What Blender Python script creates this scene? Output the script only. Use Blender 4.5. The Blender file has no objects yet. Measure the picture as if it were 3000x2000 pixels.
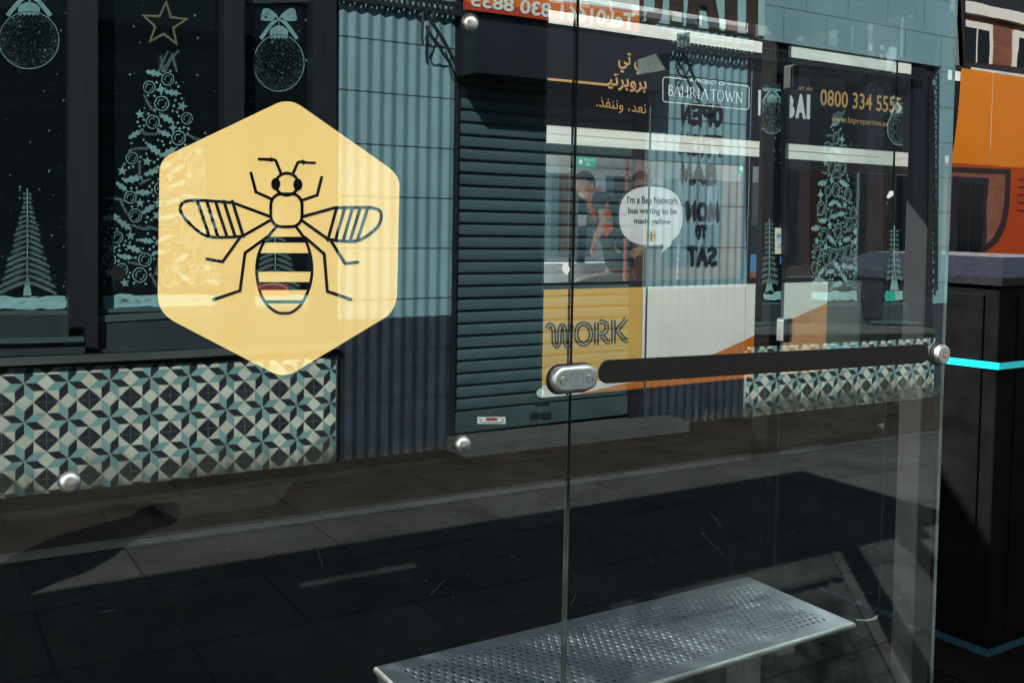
import bpy, bmesh, math, random
import numpy as np
from mathutils import Vector, Matrix
random.seed(7)
S = bpy.context.scene
COL = S.collection

# ------------------------------------------------------------------ camera
F_PX, PPX, PPY = 2917.0, 1500.0, 770.0          # 35 mm lens, rising front (shifted) like a keystone-corrected print
def _n(v):
    v = np.array(v, float); return v / np.linalg.norm(v)
_dn = _n((-1100, 65230, F_PX))
_xw = np.array([4700, -50, F_PX]); _xw = _n(_xw - _dn * _xw.dot(_dn))
_zw = -_dn
_yw = np.cross(_zw, _xw)
RW = np.array([_xw, _yw, _zw])
CAM = np.array([0.0, -1.8, 1.55])
cd = bpy.data.cameras.new("camera"); cam = bpy.data.objects.new("camera", cd); COL.objects.link(cam)
cd.sensor_width = 36.0; cd.lens = F_PX / 3000 * 36; cd.shift_y = -(1000 - PPY) / 3000
cd.clip_start = 0.02; cd.clip_end = 2000
_m = Matrix.Identity(4)
for i in range(3):
    _m[i][0] = RW[i][0]; _m[i][1] = -RW[i][1]; _m[i][2] = -RW[i][2]; _m[i][3] = CAM[i]
cam.matrix_world = _m
S.camera = cam
cd.dof.use_dof = False

# ------------------------------------------------------------------ light
SUN_TO = Vector((-1.38, 1.60, 1.70)).normalized()
EL = math.asin(SUN_TO.z)
W = bpy.data.worlds.new("World"); S.world = W; W.use_nodes = True
nt = W.node_tree; nt.nodes.clear()
sky = nt.nodes.new("ShaderNodeTexSky"); sky.sky_type = 'NISHITA'; sky.sun_disc = False
sky.sun_elevation = EL
sky.sun_rotation = math.atan2(SUN_TO.x, SUN_TO.y)
sky.air_density = 1.0; sky.dust_density = 1.0
bg = nt.nodes.new("ShaderNodeBackground"); bg.inputs[1].default_value = 0.055
wo = nt.nodes.new("ShaderNodeOutputWorld")
nt.links.new(sky.outputs[0], bg.inputs[0]); nt.links.new(bg.outputs[0], wo.inputs[0])
sl = bpy.data.lights.new("sun", 'SUN'); sl.energy = 5.0; sl.angle = math.radians(0.5); sl.color = (1.0, 0.95, 0.87)
so = bpy.data.objects.new("sun", sl); COL.objects.link(so)
so.rotation_euler = SUN_TO.to_track_quat('Z', 'Y').to_euler()
S.view_settings.view_transform = 'Standard'; S.view_settings.look = 'None'
S.view_settings.gamma = 1.0; S.view_settings.exposure = 2.42
S.cycles.use_denoising = True
S.cycles.max_bounces = 12; S.cycles.transparent_max_bounces = 24; S.cycles.glossy_bounces = 6
S.cycles.caustics_reflective = False; S.cycles.caustics_refractive = False
S.cycles.sample_clamp_indirect = 8.0

# ------------------------------------------------------------------ helpers: pixels of the print -> points on real planes
def ray(px, py): return RW @ np.array([(px - PPX) / F_PX, (py - PPY) / F_PX, 1.0])
def at(px, py, y):                                # point of plane y = const
    r = ray(px, py); t = (y - CAM[1]) / r[1]; p = CAM + r * t
    return (p[0], p[1], p[2])
def atx(px, py, x):
    r = ray(px, py); t = (x - CAM[0]) / r[0]; p = CAM + r * t
    return (p[0], p[1], p[2])
DF = 4.16                                         # the shop front stands 4.16 m behind the glass line
def fp(px, py, d=0.0):                            # point of the real shop front (seen mirrored), d = proud of the wall
    x, y, z = at(px, py, DF - d); return (x, -y, z)
SL = -0.012                                       # the street falls slightly to the right
def gz(x): return SL * x

# ------------------------------------------------------------------ materials
MATS = {}
def mat(name, col, rough=0.6, metal=0.0, var=0.15, scale=6.0, bump=0.0, bscale=120.0, spec=0.5, coat=0.0, stretch=None, rvar=0.0):
    m = bpy.data.materials.new(name); m.use_nodes = True; t = m.node_tree; t.nodes.clear()
    L = t.links.new
    o = t.nodes.new("ShaderNodeOutputMaterial"); b = t.nodes.new("ShaderNodeBsdfPrincipled")
    b.inputs["Roughness"].default_value = rough; b.inputs["Metallic"].default_value = metal
    b.inputs["Specular IOR Level"].default_value = spec; b.inputs["Coat Weight"].default_value = coat
    b.inputs["Coat Roughness"].default_value = 0.05
    b.inputs["Base Color"].default_value = (*col, 1)
    L(b.outputs[0], o.inputs[0])
    tc = t.nodes.new("ShaderNodeTexCoord"); src = tc.outputs["Object"]
    if stretch:
        mp = t.nodes.new("ShaderNodeMapping"); mp.inputs["Scale"].default_value = stretch
        L(src, mp.inputs[0]); src = mp.outputs[0]
    if var > 0:
        n = t.nodes.new("ShaderNodeTexNoise"); n.inputs["Scale"].default_value = scale; n.inputs["Detail"].default_value = 7
        n.inputs["Roughness"].default_value = 0.65
        L(src, n.inputs[0])
        r = t.nodes.new("ShaderNodeMapRange"); r.inputs[1].default_value = 0.3; r.inputs[2].default_value = 0.7
        r.inputs[3].default_value = 1 - var; r.inputs[4].default_value = 1 + var
        L(n.outputs[0], r.inputs[0])
        x = t.nodes.new("ShaderNodeVectorMath"); x.operation = 'SCALE'; x.inputs[0].default_value = col
        L(r.outputs[0], x.inputs["Scale"]); L(x.outputs[0], b.inputs["Base Color"])
        if rvar > 0:
            r2 = t.nodes.new("ShaderNodeMapRange"); r2.inputs[1].default_value = 0.3; r2.inputs[2].default_value = 0.7
            r2.inputs[3].default_value = max(0.02, rough - rvar); r2.inputs[4].default_value = min(1, rough + rvar)
            L(n.outputs[0], r2.inputs[0]); L(r2.outputs[0], b.inputs["Roughness"])
    if bump > 0:
        n2 = t.nodes.new("ShaderNodeTexNoise"); n2.inputs["Scale"].default_value = bscale; n2.inputs["Detail"].default_value = 5
        L(src, n2.inputs[0])
        bp = t.nodes.new("ShaderNodeBump"); bp.inputs["Strength"].default_value = bump; bp.inputs["Distance"].default_value = 0.01
        L(n2.outputs[0], bp.inputs["Height"]); L(bp.outputs[0], b.inputs["Normal"])
    m.diffuse_color = (*col, 1); MATS[name] = m
    return m
def pane_mat(name, ior, tint, gloss, body=None, wave=0.0, smear=0.0):
    """thin sheet: Fresnel mix of a mirror and whatever is behind (clear, or a coloured film when body is given)"""
    m = bpy.data.materials.new(name); m.use_nodes = True; t = m.node_tree; t.nodes.clear(); L = t.links.new
    o = t.nodes.new("ShaderNodeOutputMaterial"); mx = t.nodes.new("ShaderNodeMixShader")
    fr = t.nodes.new("ShaderNodeFresnel"); fr.inputs[0].default_value = ior
    g = t.nodes.new("ShaderNodeBsdfGlossy"); g.inputs["Color"].default_value = (*gloss, 1); g.inputs["Roughness"].default_value = 0.0
    if body is None:
        tr = t.nodes.new("ShaderNodeBsdfTransparent"); tr.inputs[0].default_value = (*tint, 1); back = tr.outputs[0]
    else:
        d = t.nodes.new("ShaderNodeBsdfDiffuse"); d.inputs[0].default_value = (*body, 1); back = d.outputs[0]
    L(fr.outputs[0], mx.inputs[0]); L(back, mx.inputs[1]); L(g.outputs[0], mx.inputs[2]); out = mx.outputs[0]
    if wave > 0:                                  # rolled sheet: the mirror image ripples a little
        tc = t.nodes.new("ShaderNodeTexCoord"); n = t.nodes.new("ShaderNodeTexNoise"); n.inputs["Scale"].default_value = 1.6; n.inputs["Detail"].default_value = 2
        L(tc.outputs["Object"], n.inputs[0]); bp_ = t.nodes.new("ShaderNodeBump"); bp_.inputs["Strength"].default_value = 1.0; bp_.inputs["Distance"].default_value = wave
        L(n.outputs[0], bp_.inputs["Height"]); L(bp_.outputs[0], g.inputs["Normal"])
    if smear > 0:                                 # dried drips and wiped dust
        tc = t.nodes.new("ShaderNodeTexCoord"); mp = t.nodes.new("ShaderNodeMapping"); mp.inputs["Scale"].default_value = (7, 1, 1.6); n = t.nodes.new("ShaderNodeTexNoise")
        n.inputs["Scale"].default_value = 2.2; n.inputs["Detail"].default_value = 9; n.inputs["Roughness"].default_value = .72; L(tc.outputs["Object"], mp.inputs[0]); L(mp.outputs[0], n.inputs[0])
        r = t.nodes.new("ShaderNodeMapRange"); r.inputs[1].default_value = .50; r.inputs[2].default_value = .80; r.inputs[3].default_value = 0; r.inputs[4].default_value = smear; L(n.outputs[0], r.inputs[0])
        d2 = t.nodes.new("ShaderNodeBsdfDiffuse"); d2.inputs[0].default_value = (.6,.6,.58,1); m2 = t.nodes.new("ShaderNodeMixShader")
        L(r.outputs[0], m2.inputs[0]); L(out, m2.inputs[1]); L(d2.outputs[0], m2.inputs[2]); out = m2.outputs[0]
    L(out, o.inputs[0])
    MATS[name] = m; return m
def brick_mat(name, c1, c2, mortar, bw, rh, ms, axes, rough=0.85, bump=0.3, off=0.5, var=0.2, nscale=3.0, speck=0.0, smooth=0.1):
    """courses laid out on two world axes; axes = 'xz' or 'xy'"""
    m = bpy.data.materials.new(name); m.use_nodes = True; t = m.node_tree; t.nodes.clear(); L = t.links.new
    o = t.nodes.new("ShaderNodeOutputMaterial"); b = t.nodes.new("ShaderNodeBsdfPrincipled"); b.inputs["Roughness"].default_value = rough
    b.inputs["Specular IOR Level"].default_value = 0.0 if "paving" in name or "asphalt" in name else 0.3
    tc = t.nodes.new("ShaderNodeTexCoord"); sp = t.nodes.new("ShaderNodeSeparateXYZ"); cb = t.nodes.new("ShaderNodeCombineXYZ")
    L(tc.outputs["Object"], sp.inputs[0]); L(sp.outputs["XYZ".index(axes[0].upper())], cb.inputs[0]); L(sp.outputs["XYZ".index(axes[1].upper())], cb.inputs[1])
    k = t.nodes.new("ShaderNodeTexBrick"); k.offset = off; k.inputs["Color1"].default_value = (*c1, 1); k.inputs["Color2"].default_value = (*c2, 1)
    k.inputs["Mortar"].default_value = (*mortar, 1); k.inputs["Scale"].default_value = 1; k.inputs["Mortar Size"].default_value = ms
    k.inputs["Mortar Smooth"].default_value = smooth; k.inputs["Brick Width"].default_value = bw; k.inputs["Row Height"].default_value = rh
    L(cb.outputs[0], k.inputs[0])
    n = t.nodes.new("ShaderNodeTexNoise"); n.inputs["Scale"].default_value = nscale; n.inputs["Detail"].default_value = 8; n.inputs["Roughness"].default_value = 0.7
    L(tc.outputs["Object"], n.inputs[0])
    r = t.nodes.new("ShaderNodeMapRange"); r.inputs[1].default_value = 0.3; r.inputs[2].default_value = 0.7; r.inputs[3].default_value = 1 - var; r.inputs[4].default_value = 1 + var
    L(n.outputs[0], r.inputs[0])
    x = t.nodes.new("ShaderNodeVectorMath"); x.operation = 'SCALE'; L(k.outputs[0], x.inputs[0]); L(r.outputs[0], x.inputs["Scale"])
    colout = x.outputs[0]
    if speck > 0:
        v = t.nodes.new("ShaderNodeTexVoronoi"); v.inputs["Scale"].default_value = 9.0; L(tc.outputs["Object"], v.inputs[0])
        r3 = t.nodes.new("ShaderNodeMapRange"); r3.inputs[1].default_value = 0.1; r3.inputs[2].default_value = 0.16; r3.inputs[3].default_value = speck; r3.inputs[4].default_value = 0.0
        L(v.outputs["Distance"], r3.inputs[0])
        sx3 = t.nodes.new("ShaderNodeSeparateXYZ"); L(v.outputs["Color"], sx3.inputs[0]); gt = t.nodes.new("ShaderNodeMath"); gt.operation = 'GREATER_THAN'; gt.inputs[1].default_value = .72; L(sx3.outputs[0], gt.inputs[0])
        ml = t.nodes.new("ShaderNodeMath"); ml.operation = 'MULTIPLY'; L(r3.outputs[0], ml.inputs[0]); L(gt.outputs[0], ml.inputs[1]); r3 = ml
        mx = t.nodes.new("ShaderNodeMix"); mx.data_type = 'RGBA'; L(r3.outputs[0], mx.inputs["Factor"]); L(colout, mx.inputs["A"]); mx.inputs["B"].default_value = (0.16, 0.16, 0.155, 1)
        colout = mx.outputs["Result"]
    L(colout, b.inputs["Base Color"]); L(b.outputs[0], o.inputs[0])
    n2 = t.nodes.new("ShaderNodeTexNoise"); n2.inputs["Scale"].default_value = 90; n2.inputs["Detail"].default_value = 4; L(tc.outputs["Object"], n2.inputs[0])
    ad = t.nodes.new("ShaderNodeMath"); ad.operation = 'MULTIPLY_ADD'; ad.inputs[1].default_value = -1.2
    L(k.outputs["Fac"], ad.inputs[0]); L(n2.outputs[0], ad.inputs[2])
    bp = t.nodes.new("ShaderNodeBump"); bp.inputs["Strength"].default_value = bump; bp.inputs["Distance"].default_value = 0.006
    L(ad.outputs[0], bp.inputs["Height"]); L(bp.outputs[0], b.inputs["Normal"])
    MATS[name] = m; return m

# ------------------------------------------------------------------ mesh builder
class MB:
    def __init__(s): s.v = []; s.f = []; s.k = []
    def add(s, vs, fs, k=0):
        o = len(s.v); s.v += [tuple(map(float, p)) for p in vs]
        for f in fs: s.f.append([o + i for i in f]); s.k.append(k)
    def build(s, name, mats, parent=None, smooth=False):
        me = bpy.data.meshes.new(name); me.from_pydata(s.v, [], s.f); me.update()
        if not isinstance(mats, (list, tuple)): mats = [mats]
        for m in mats: me.materials.append(m)
        for p, k in zip(me.polygons, s.k): p.material_index = k; p.use_smooth = smooth
        bm = bmesh.new(); bm.from_mesh(me); bmesh.ops.recalc_face_normals(bm, faces=bm.faces); bm.to_mesh(me); bm.free()
        o = bpy.data.objects.new(name, me); COL.objects.link(o)
        if parent is not None: put(o, parent)
        return o
def put(o, parent):
    bpy.context.view_layer.update() if False else None
    o.parent = parent; o.matrix_parent_inverse = parent_matrix(parent).inverted()
def parent_matrix(p):
    m = p.matrix_basis.copy()
    while p.parent is not None:
        m = p.parent.matrix_basis @ p.matrix_parent_inverse @ m; p = p.parent
    return m
def box(mb, lo, hi, k=0):
    x0, y0, z0 = lo; x1, y1, z1 = hi
    mb.add([(x0,y0,z0),(x1,y0,z0),(x1,y1,z0),(x0,y1,z0),(x0,y0,z1),(x1,y0,z1),(x1,y1,z1),(x0,y1,z1)],
           [(0,3,2,1),(4,5,6,7),(0,1,5,4),(1,2,6,5),(2,3,7,6),(3,0,4,7)], k)
def rbox(mb, lo, hi, r=0.006, k=0):               # box with chamfered edges
    bm = bmesh.new(); bmesh.ops.create_cube(bm, size=1)
    for v in bm.verts: v.co = Vector([lo[i] + (v.co[i] + .5) * (hi[i] - lo[i]) for i in range(3)])
    bmesh.ops.bevel(bm, geom=bm.edges[:], offset=r, segments=2, affect='EDGES', profile=.6)
    bm.verts.index_update(); mb.add([v.co for v in bm.verts], [[v.index for v in f.verts] for f in bm.faces], k); bm.free()
def prism(mb, pts, off, k=0, cap0=True):          # polygon extruded by a vector
    n = len(pts); q = [(p[0]+off[0], p[1]+off[1], p[2]+off[2]) for p in pts]
    fs = [list(range(n)) if cap0 else [], [n + i for i in reversed(range(n))]] + [[i, n + i, n + (i+1) % n, (i+1) % n] for i in range(n)]
    mb.add(list(pts) + q, [f for f in fs if f], k)
def sheet(mb, pts, k=0): mb.add(pts, [list(range(len(pts)))], k)
def tube(mb, pts, r, n=8, k=0):                   # round bar along a polyline
    pts = [Vector(p) for p in pts]; rs = r if isinstance(r, (list, tuple)) else [r] * len(pts); rings = []
    for i, p in enumerate(pts):
        d = (pts[min(i+1, len(pts)-1)] - pts[max(i-1, 0)]).normalized()
        a = d.orthogonal().normalized() if i == 0 else (pa - d * pa.dot(d)).normalized()
        pa = a; b = d.cross(a)
        rings.append([p + (a * math.cos(t) + b * math.sin(t)) * rs[i] for t in [2*math.pi*j/n for j in range(n)]])
    vs = [v for r_ in rings for v in r_]; fs = []
    for i in range(len(pts)-1):
        for j in range(n): fs.append((i*n+j, i*n+(j+1) % n, (i+1)*n+(j+1) % n, (i+1)*n+j))
    fs += [list(reversed(range(n))), [(len(pts)-1)*n+j for j in range(n)]]
    mb.add(vs, fs, k)
def lathe(mb, c, ax, prof, n=24, k=0):            # profile (distance along ax, radius)
    ax = Vector(ax).normalized(); a = ax.orthogonal().normalized(); b = ax.cross(a); c = Vector(c)
    vs = []; fs = []
    for h, r in prof:
        for j in range(n):
            t = 2*math.pi*j/n; vs.append(c + ax*h + (a*math.cos(t) + b*math.sin(t))*r)
    for i in range(len(prof)-1):
        for j in range(n): fs.append((i*n+j, i*n+(j+1) % n, (i+1)*n+(j+1) % n, (i+1)*n+j))
    fs += [list(range(n)), [(len(prof)-1)*n+j for j in range(n)]]
    mb.add(vs, fs, k)
def ribbon2(pts, w, closed=False):                # flat mitred ribbon in the plane: list of quads as 2-D points
    P = [np.array(p, float) for p in pts]; n = len(P); L = []; R = []
    for i in range(n):
        a = P[(i-1) % n] if (closed or i > 0) else None; c = P[(i+1) % n] if (closed or i < n-1) else None
        d1 = _n(P[i]-a) if a is not None else None; d2 = _n(c-P[i]) if c is not None else None
        if d1 is None: d1 = d2
        if d2 is None: d2 = d1
        n1 = np.array([-d1[1], d1[0]]); n2 = np.array([-d2[1], d2[0]]); m = n1 + n2
        l = np.linalg.norm(m); m = n1 if l < 1e-6 else m / l
        s = 1 / max(0.45, m.dot(n1)); L.append(P[i] + m*s*w/2); R.append(P[i] - m*s*w/2)
    return L, R
def stroke(mb, pts, w, mp, k=0, closed=False, cap=True):   # ribbon drawn through mp(u, v) -> 3-D
    L, R = ribbon2(pts, w, closed); n = len(pts); vs = [mp(*q) for q in L] + [mp(*q) for q in R]; fs = []
    for i in range(n if closed else n-1):
        j = (i+1) % n; fs.append((i, j, n+j, n+i))
    mb.add(vs, fs, k)
    if cap and not closed:
        for i, j in ((0, 1), (n-1, n-2)):
            d = _n(np.array(pts[i], float) - np.array(pts[j], float)); a0 = math.atan2(d[1], d[0]) - math.pi/2
            mb.add([mp(pts[i][0] + math.cos(a0+math.pi*q/6)*w/2, pts[i][1] + math.sin(a0+math.pi*q/6)*w/2) for q in range(7)], [list(range(7))], k)
def disc(mb, c, rx, mp, n=10, ry=None, k=0, rot=0):
    ry = rx if ry is None else ry; cr, sr = math.cos(rot), math.sin(rot)
    mb.add([mp(c[0]+rx*math.cos(t)*cr-ry*math.sin(t)*sr, c[1]+rx*math.cos(t)*sr+ry*math.sin(t)*cr) for t in [2*math.pi*i/n for i in range(n)]], [list(range(n))], k)
def ell(c, rx, ry, n=28, a0=0, a1=360): return [(c[0]+rx*math.cos(math.radians(a0+(a1-a0)*i/n)), c[1]+ry*math.sin(math.radians(a0+(a1-a0)*i/n))) for i in range(n if a1-a0 == 360 else n+1)]
def bez(a, c, b, n=7): return [((1-t)**2*a[0]+2*t*(1-t)*c[0]+t*t*b[0], (1-t)**2*a[1]+2*t*(1-t)*c[1]+t*t*b[1]) for t in [i/n for i in range(n+1)]]
def smooth_line(pts, n=6):                         # Catmull-Rom through the points
    P = [np.array(p, float) for p in pts]; P = [2*P[0]-P[1]] + P + [2*P[-1]-P[-2]]; o = []
    for i in range(1, len(P)-2):
        for j in range(n):
            t = j/n; o.append(tuple(.5*((2*P[i])+(-P[i-1]+P[i+1])*t+(2*P[i-1]-5*P[i]+4*P[i+1]-P[i+2])*t*t+(-P[i-1]+3*P[i]-3*P[i+1]+P[i+2])*t**3)))
    o.append(tuple(P[-2])); return o

def thing(name, label, cat, loc=(0, 0, 0), group=None):
    o = bpy.data.objects.new(name, None); COL.objects.link(o); o.location = loc; o.empty_display_size = .2
    return tag(o, label, cat, group)
def tag(o, label, cat, group=None):
    o["label"] = label; o["category"] = cat
    if group: o["group"] = group
    return o
def struct(o): o["kind"] = "structure"; return o

# flat lettering: built-in font turned into mesh, fitted to a quad (TL, TR, BR, BL) given as points
def glyphs(s, bold=0.0, spacing=1.0, shear=0.0):
    cu = bpy.data.curves.new("txt", 'FONT'); cu.body = s; cu.offset = bold; cu.space_character = spacing; cu.shear = shear; cu.resolution_u = 3
    o = bpy.data.objects.new("txt", cu); COL.objects.link(o)
    dg = bpy.context.evaluated_depsgraph_get(); me = o.evaluated_get(dg).to_mesh()
    v = [(p.co.x, p.co.y) for p in me.vertices]; f = [list(p.vertices) for p in me.polygons]
    o.evaluated_get(dg).to_mesh_clear(); bpy.data.objects.remove(o); bpy.data.curves.remove(cu)
    return v, f
def lettering(mb, s, quad, k=0, bold=0.0, spacing=1.0, shear=0.0, mirror=False):
    v, f = glyphs(s, bold, spacing, shear)
    if not v: return
    x0 = min(p[0] for p in v); x1 = max(p[0] for p in v); y0 = min(p[1] for p in v); y1 = max(p[1] for p in v)
    TL, TR, BR, BL = [Vector(q) for q in quad]; out = []
    for x, y in v:
        u = (x-x0)/(x1-x0); w = (y-y0)/max(1e-6, y1-y0)
        if mirror: u = 1-u
        out.append((BL.lerp(BR, u)).lerp(TL.lerp(TR, u), w))
    mb.add(out, f, k)

# ================================================================== materials
brick_mat("paving", (.046,.043,.044), (.057,.054,.054), (.026,.025,.025), .9, .60, .006, 'xy', rough=.9, bump=.25, var=.35, nscale=2.2, speck=.45)
brick_mat("asphalt", (.012,.012,.0125), (.014,.014,.014), (.012,.012,.012), 3, 3, .0, 'xy', rough=.9, bump=.6, var=.3, nscale=4)
mat("kerb_stone", (.006,.006,.006), .8, var=.25, scale=5, bump=.3)
pane_mat("pane_front", 2.2, (.88,.93,.92), (.82,.98,1.0), smear=.012)
pane_mat("pane_back", 1.02, (.99,1,.995), (1,1,1))
mat("glass_edge", (.012,.019,.017), .6, var=.3, scale=14, spec=.15)
pane_mat("sticker_yellow", 2.1, (1,1,1), (.82,.98,1.0), body=(.96,.72,.29))
pane_mat("sticker_black", 2.1, (1,1,1), (.82,.98,1.0), body=(.004,.004,.005))
mat("band_black", (.008,.0075,.008), .75, var=.2, scale=20, bump=.05, spec=.25)
mat("panel_black", (.006,.006,.008), .6, var=.25, scale=4, bump=.05, spec=.2)
mat("post_black", (.007,.0075,.0085), .65, var=.25, scale=9, bump=.04, spec=.12)
mat("roof_grey", (.03,.032,.035), .5, var=.2, scale=4)
mat("steel", (0.527,0.5355,0.527), .26, 1.0, var=.12, scale=14, bump=.04, bscale=260, rvar=.08)
mat("cast_alu", (0.528,0.528,0.528), .34, 1.0, var=.06, scale=30, bump=.03, bscale=300, rvar=.06)
mat("screw_steel", (.55,.52,.48), .3, 1.0, var=.1)
mat("dark_mark", (.06,.06,.06), .7, var=.1)
mat("scrap_white", (.75,.78,.8), .6, var=.1)
mat("bench_steel", (0.1152,0.1354,0.1555), .42, .95, var=.12, scale=5, bump=.03, bscale=200, rvar=.1, stretch=(1, 6, 1))
mat("galvanised", (.38,.4,.42), .4, .9, var=.25, scale=22)

# ================================================================== ground
m_ = MB()
def slab(mb, x0, x1, y0, y1, z0, z1):
    mb.add([(x0,y0,z0+gz(x0)),(x1,y0,z0+gz(x1)),(x1,y1,z0+gz(x1)),(x0,y1,z0+gz(x0)),(x0,y0,z1+gz(x0)),(x1,y0,z1+gz(x1)),(x1,y1,z1+gz(x1)),(x0,y1,z1+gz(x0))],
           [(0,3,2,1),(4,5,6,7),(0,1,5,4),(1,2,6,5),(2,3,7,6),(3,0,4,7)])
m_.add([(-300,-300,3.6-.13),(300,-300,-3.6-.13),(300,300,-3.6-.13),(-300,300,3.6-.13)], [(0,1,2,3)])
struct(m_.build("road", MATS["asphalt"]))
m_ = MB(); slab(m_, -30, 60, -4.9, 3.02, -.125, 0.0); struct(m_.build("pavement", MATS["paving"]))
brick_mat("shade_paving", (.0035,.0034,.0034), (.0050,.0049,.0047), (.0015,.0015,.0015), .9, .60, .007, 'xy', rough=.9, bump=.4, var=.45, nscale=2.6, speck=.06)
m_ = MB(); m_.add([(-30,-.16,.004+gz(-30)),(60,-.16,.004+gz(60)),(60,3.018,.004+gz(60)),(-30,3.018,.004+gz(-30))], [(0,1,2,3)]); struct(m_.build("shade_sheet", MATS["shade_paving"]))  # dark sheet over the pavement; shelter shade is put into its colour
brick_mat("brown_paving", (.023,.0175,.0145), (.029,.0225,.0185), (.010,.008,.007), .9, .52, .006, 'xy', rough=.9, bump=.3, var=.4, nscale=2.4, speck=.06)
m_ = MB(); m_.add([(-30,-4.9,.004+gz(-30)),(60,-4.9,.004+gz(60)),(60,-3.12,.004+gz(60)),(-30,-3.12,.004+gz(-30))], [(0,1,2,3)]); struct(m_.build("footway", MATS["brown_paving"]))
m_ = MB()
x = -30.0
while x < 60: slab(m_, x+.004, x+.911, 3.024, 3.16, -.125, .004); x += .915
struct(m_.build("kerb", MATS["kerb_stone"]))
m_ = MB(); slab(m_, -30, 60, 11.6, 16, -.125, 0.0); struct(m_.build("far_pavement", MATS["paving"]))

# ================================================================== bus shelter
shelter = thing("bus_shelter", "dark framed bus shelter with big clear glass panes, bee sticker and black safety stripe", "bus shelter", (0.6, .3, gz(.6)))
def pane(name, x0, x1, z0, z1, y0=0.0, th=.010):
    mb = MB(); y1 = y0 + th
    mb.add([(x0,y0,z0),(x1,y0,z0),(x1,y0,z1),(x0,y0,z1)], [(0,1,2,3)], 0)
    mb.add([(x0,y1,z0),(x1,y1,z0),(x1,y1,z1),(x0,y1,z1)], [(0,1,2,3)], 1)
    for q in ([(x0,y0,z0),(x1,y0,z0),(x1,y1,z0),(x0,y1,z0)], [(x0,y0,z1),(x1,y0,z1),(x1,y1,z1),(x0,y1,z1)], [(x0,y0,z0),(x0,y1,z0),(x0,y1,z1),(x0,y0,z1)], [(x1,y0,z0),(x1,y1,z0),(x1,y1,z1),(x1,y0,z1)]):
        mb.add(q, [(0,1,2,3)], 2)
    return mb.build(name, [MATS["pane_front"], MATS["pane_back"], MATS["glass_edge"]], shelter)
SEAM = 1.277
ZP0, ZP1 = .14, 2.235
paneL = pane("glass_pane", -.75, SEAM-.004, ZP0, ZP1)
paneX = pane("glass_pane", -2.40, -.762, ZP0, ZP1)
paneR = pane("glass_pane", SEAM+.004, 2.622, ZP0, ZP1)
# end screen, square to the road
mb = MB(); EX = 2.606
mb.add([(EX,.19,.26),(EX,.625,.26),(EX,.625,2.16),(EX,.19,2.16)], [(0,1,2,3)], 0)
mb.add([(EX+.01,.19,.26),(EX+.01,.625,.26),(EX+.01,.625,2.16),(EX+.01,.19,2.16)], [(0,1,2,3)], 0)
mb.add([(EX,.625,.26),(EX+.01,.625,.26),(EX+.01,.625,2.16),(EX,.625,2.16)], [(0,1,2,3)], 1)
mb.add([(EX,.19,.26),(EX+.01,.19,.26),(EX+.01,.19,2.16),(EX,.19,2.16)], [(0,1,2,3)], 1)
mb.build("end_screen", [pane_mat("pane_plain", 1.35, (.9,.95,.95), (.9,1,1)), MATS["glass_edge"]], shelter)
# slim blade of glass under the roof edge nearer the road
mb = MB(); rbox(mb, (1.985,.598,1.02), (1.989,.604,1.90), .001); mb.build("glass_fin", MATS["glass_edge"], shelter)
# posts
mat("post_shaded", (.0022,.0022,.0024), .7, var=.3, scale=9, spec=.03)  # blacker copy of post_black, with the shade put into the colour
def post(x0, x1, y0, y1, z0, z1, m="post_shaded"):
    mb = MB(); rbox(mb, (x0,y0,z0), (x1,y1,z1), .006); rbox(mb, (x0-.05,y0-.04,gz(x0)), (x1+.05,y1+.05,gz(x0)+.012), .003)
    return mb.build("corner_post", MATS[m], shelter)
post(2.628, 2.70, .075, .155, gz(2.6), 2.24, "post_black")
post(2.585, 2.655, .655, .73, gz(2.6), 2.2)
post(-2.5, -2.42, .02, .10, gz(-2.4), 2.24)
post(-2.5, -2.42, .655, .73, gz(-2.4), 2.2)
# roof: fascia boxes and deck
mb = MB(); rbox(mb, (-2.95,-.33,2.36), (3.02,.028,2.41), .01); rbox(mb, (-2.95,.118,2.362), (3.02,.80,2.412), .01); box(mb, (-2.94,.0285,2.364), (-.52,.1175,2.408)); box(mb, (.06,.0285,2.364), (3.01,.1175,2.408)); mb.build("roof", MATS["roof_grey"], shelter)
mb = MB(); rbox(mb, (2.60,.10,2.20), (2.70,.78,2.358), .006); mb.build("roof_beam", MATS["post_black"], shelter)
for a_, b_ in ((-2.5, -.50), (.24, 2.598)):
    mb = MB(); rbox(mb, (a_,-.02,2.24), (b_,.05,2.358), .006); mb.build("roof_beam", MATS["post_black"], shelter)
mb = MB(); rbox(mb, (-2.5,.66,2.235), (2.598,.73,2.358), .006); mb.build("roof_beam", MATS["post_black"], shelter)
# bracket with a worn silver end below the roof
q = [atx(1868,176,1.83), atx(1920,158,1.83), atx(1950,204,1.83), atx(1868,219,1.83)]
mb = MB(); prism(mb, q, (.006, 0, 0)); br = mb.build("roof_clip", mat("clip_silver", (0.527,0.544,0.51), .35, .85, var=.25, scale=60, bump=.5, bscale=180), shelter)
q = [(p[0]+.007, p[1], p[2]) for p in q]
mb = MB(); prism(mb, q, (.10, 0, .015)); mb.build("clip_body", MATS["post_black"], br)
mb = MB(); q = [at(1990,97,.30), at(2021,94,.30), at(2021,134,.30), at(1990,138,.30)]
prism(mb, [q[0], (q[0][0]+.0155,)+q[0][1:], (q[3][0]+.0155,)+q[3][1:], q[3]], (0,.01,0)); prism(mb, [(q[0][0]+.0175,)+q[0][1:], q[1], q[2], (q[3][0]+.0175,)+q[3][1:]], (0,.01,0))
mb.build("roof_clip", MATS["clip_silver"], shelter)
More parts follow.
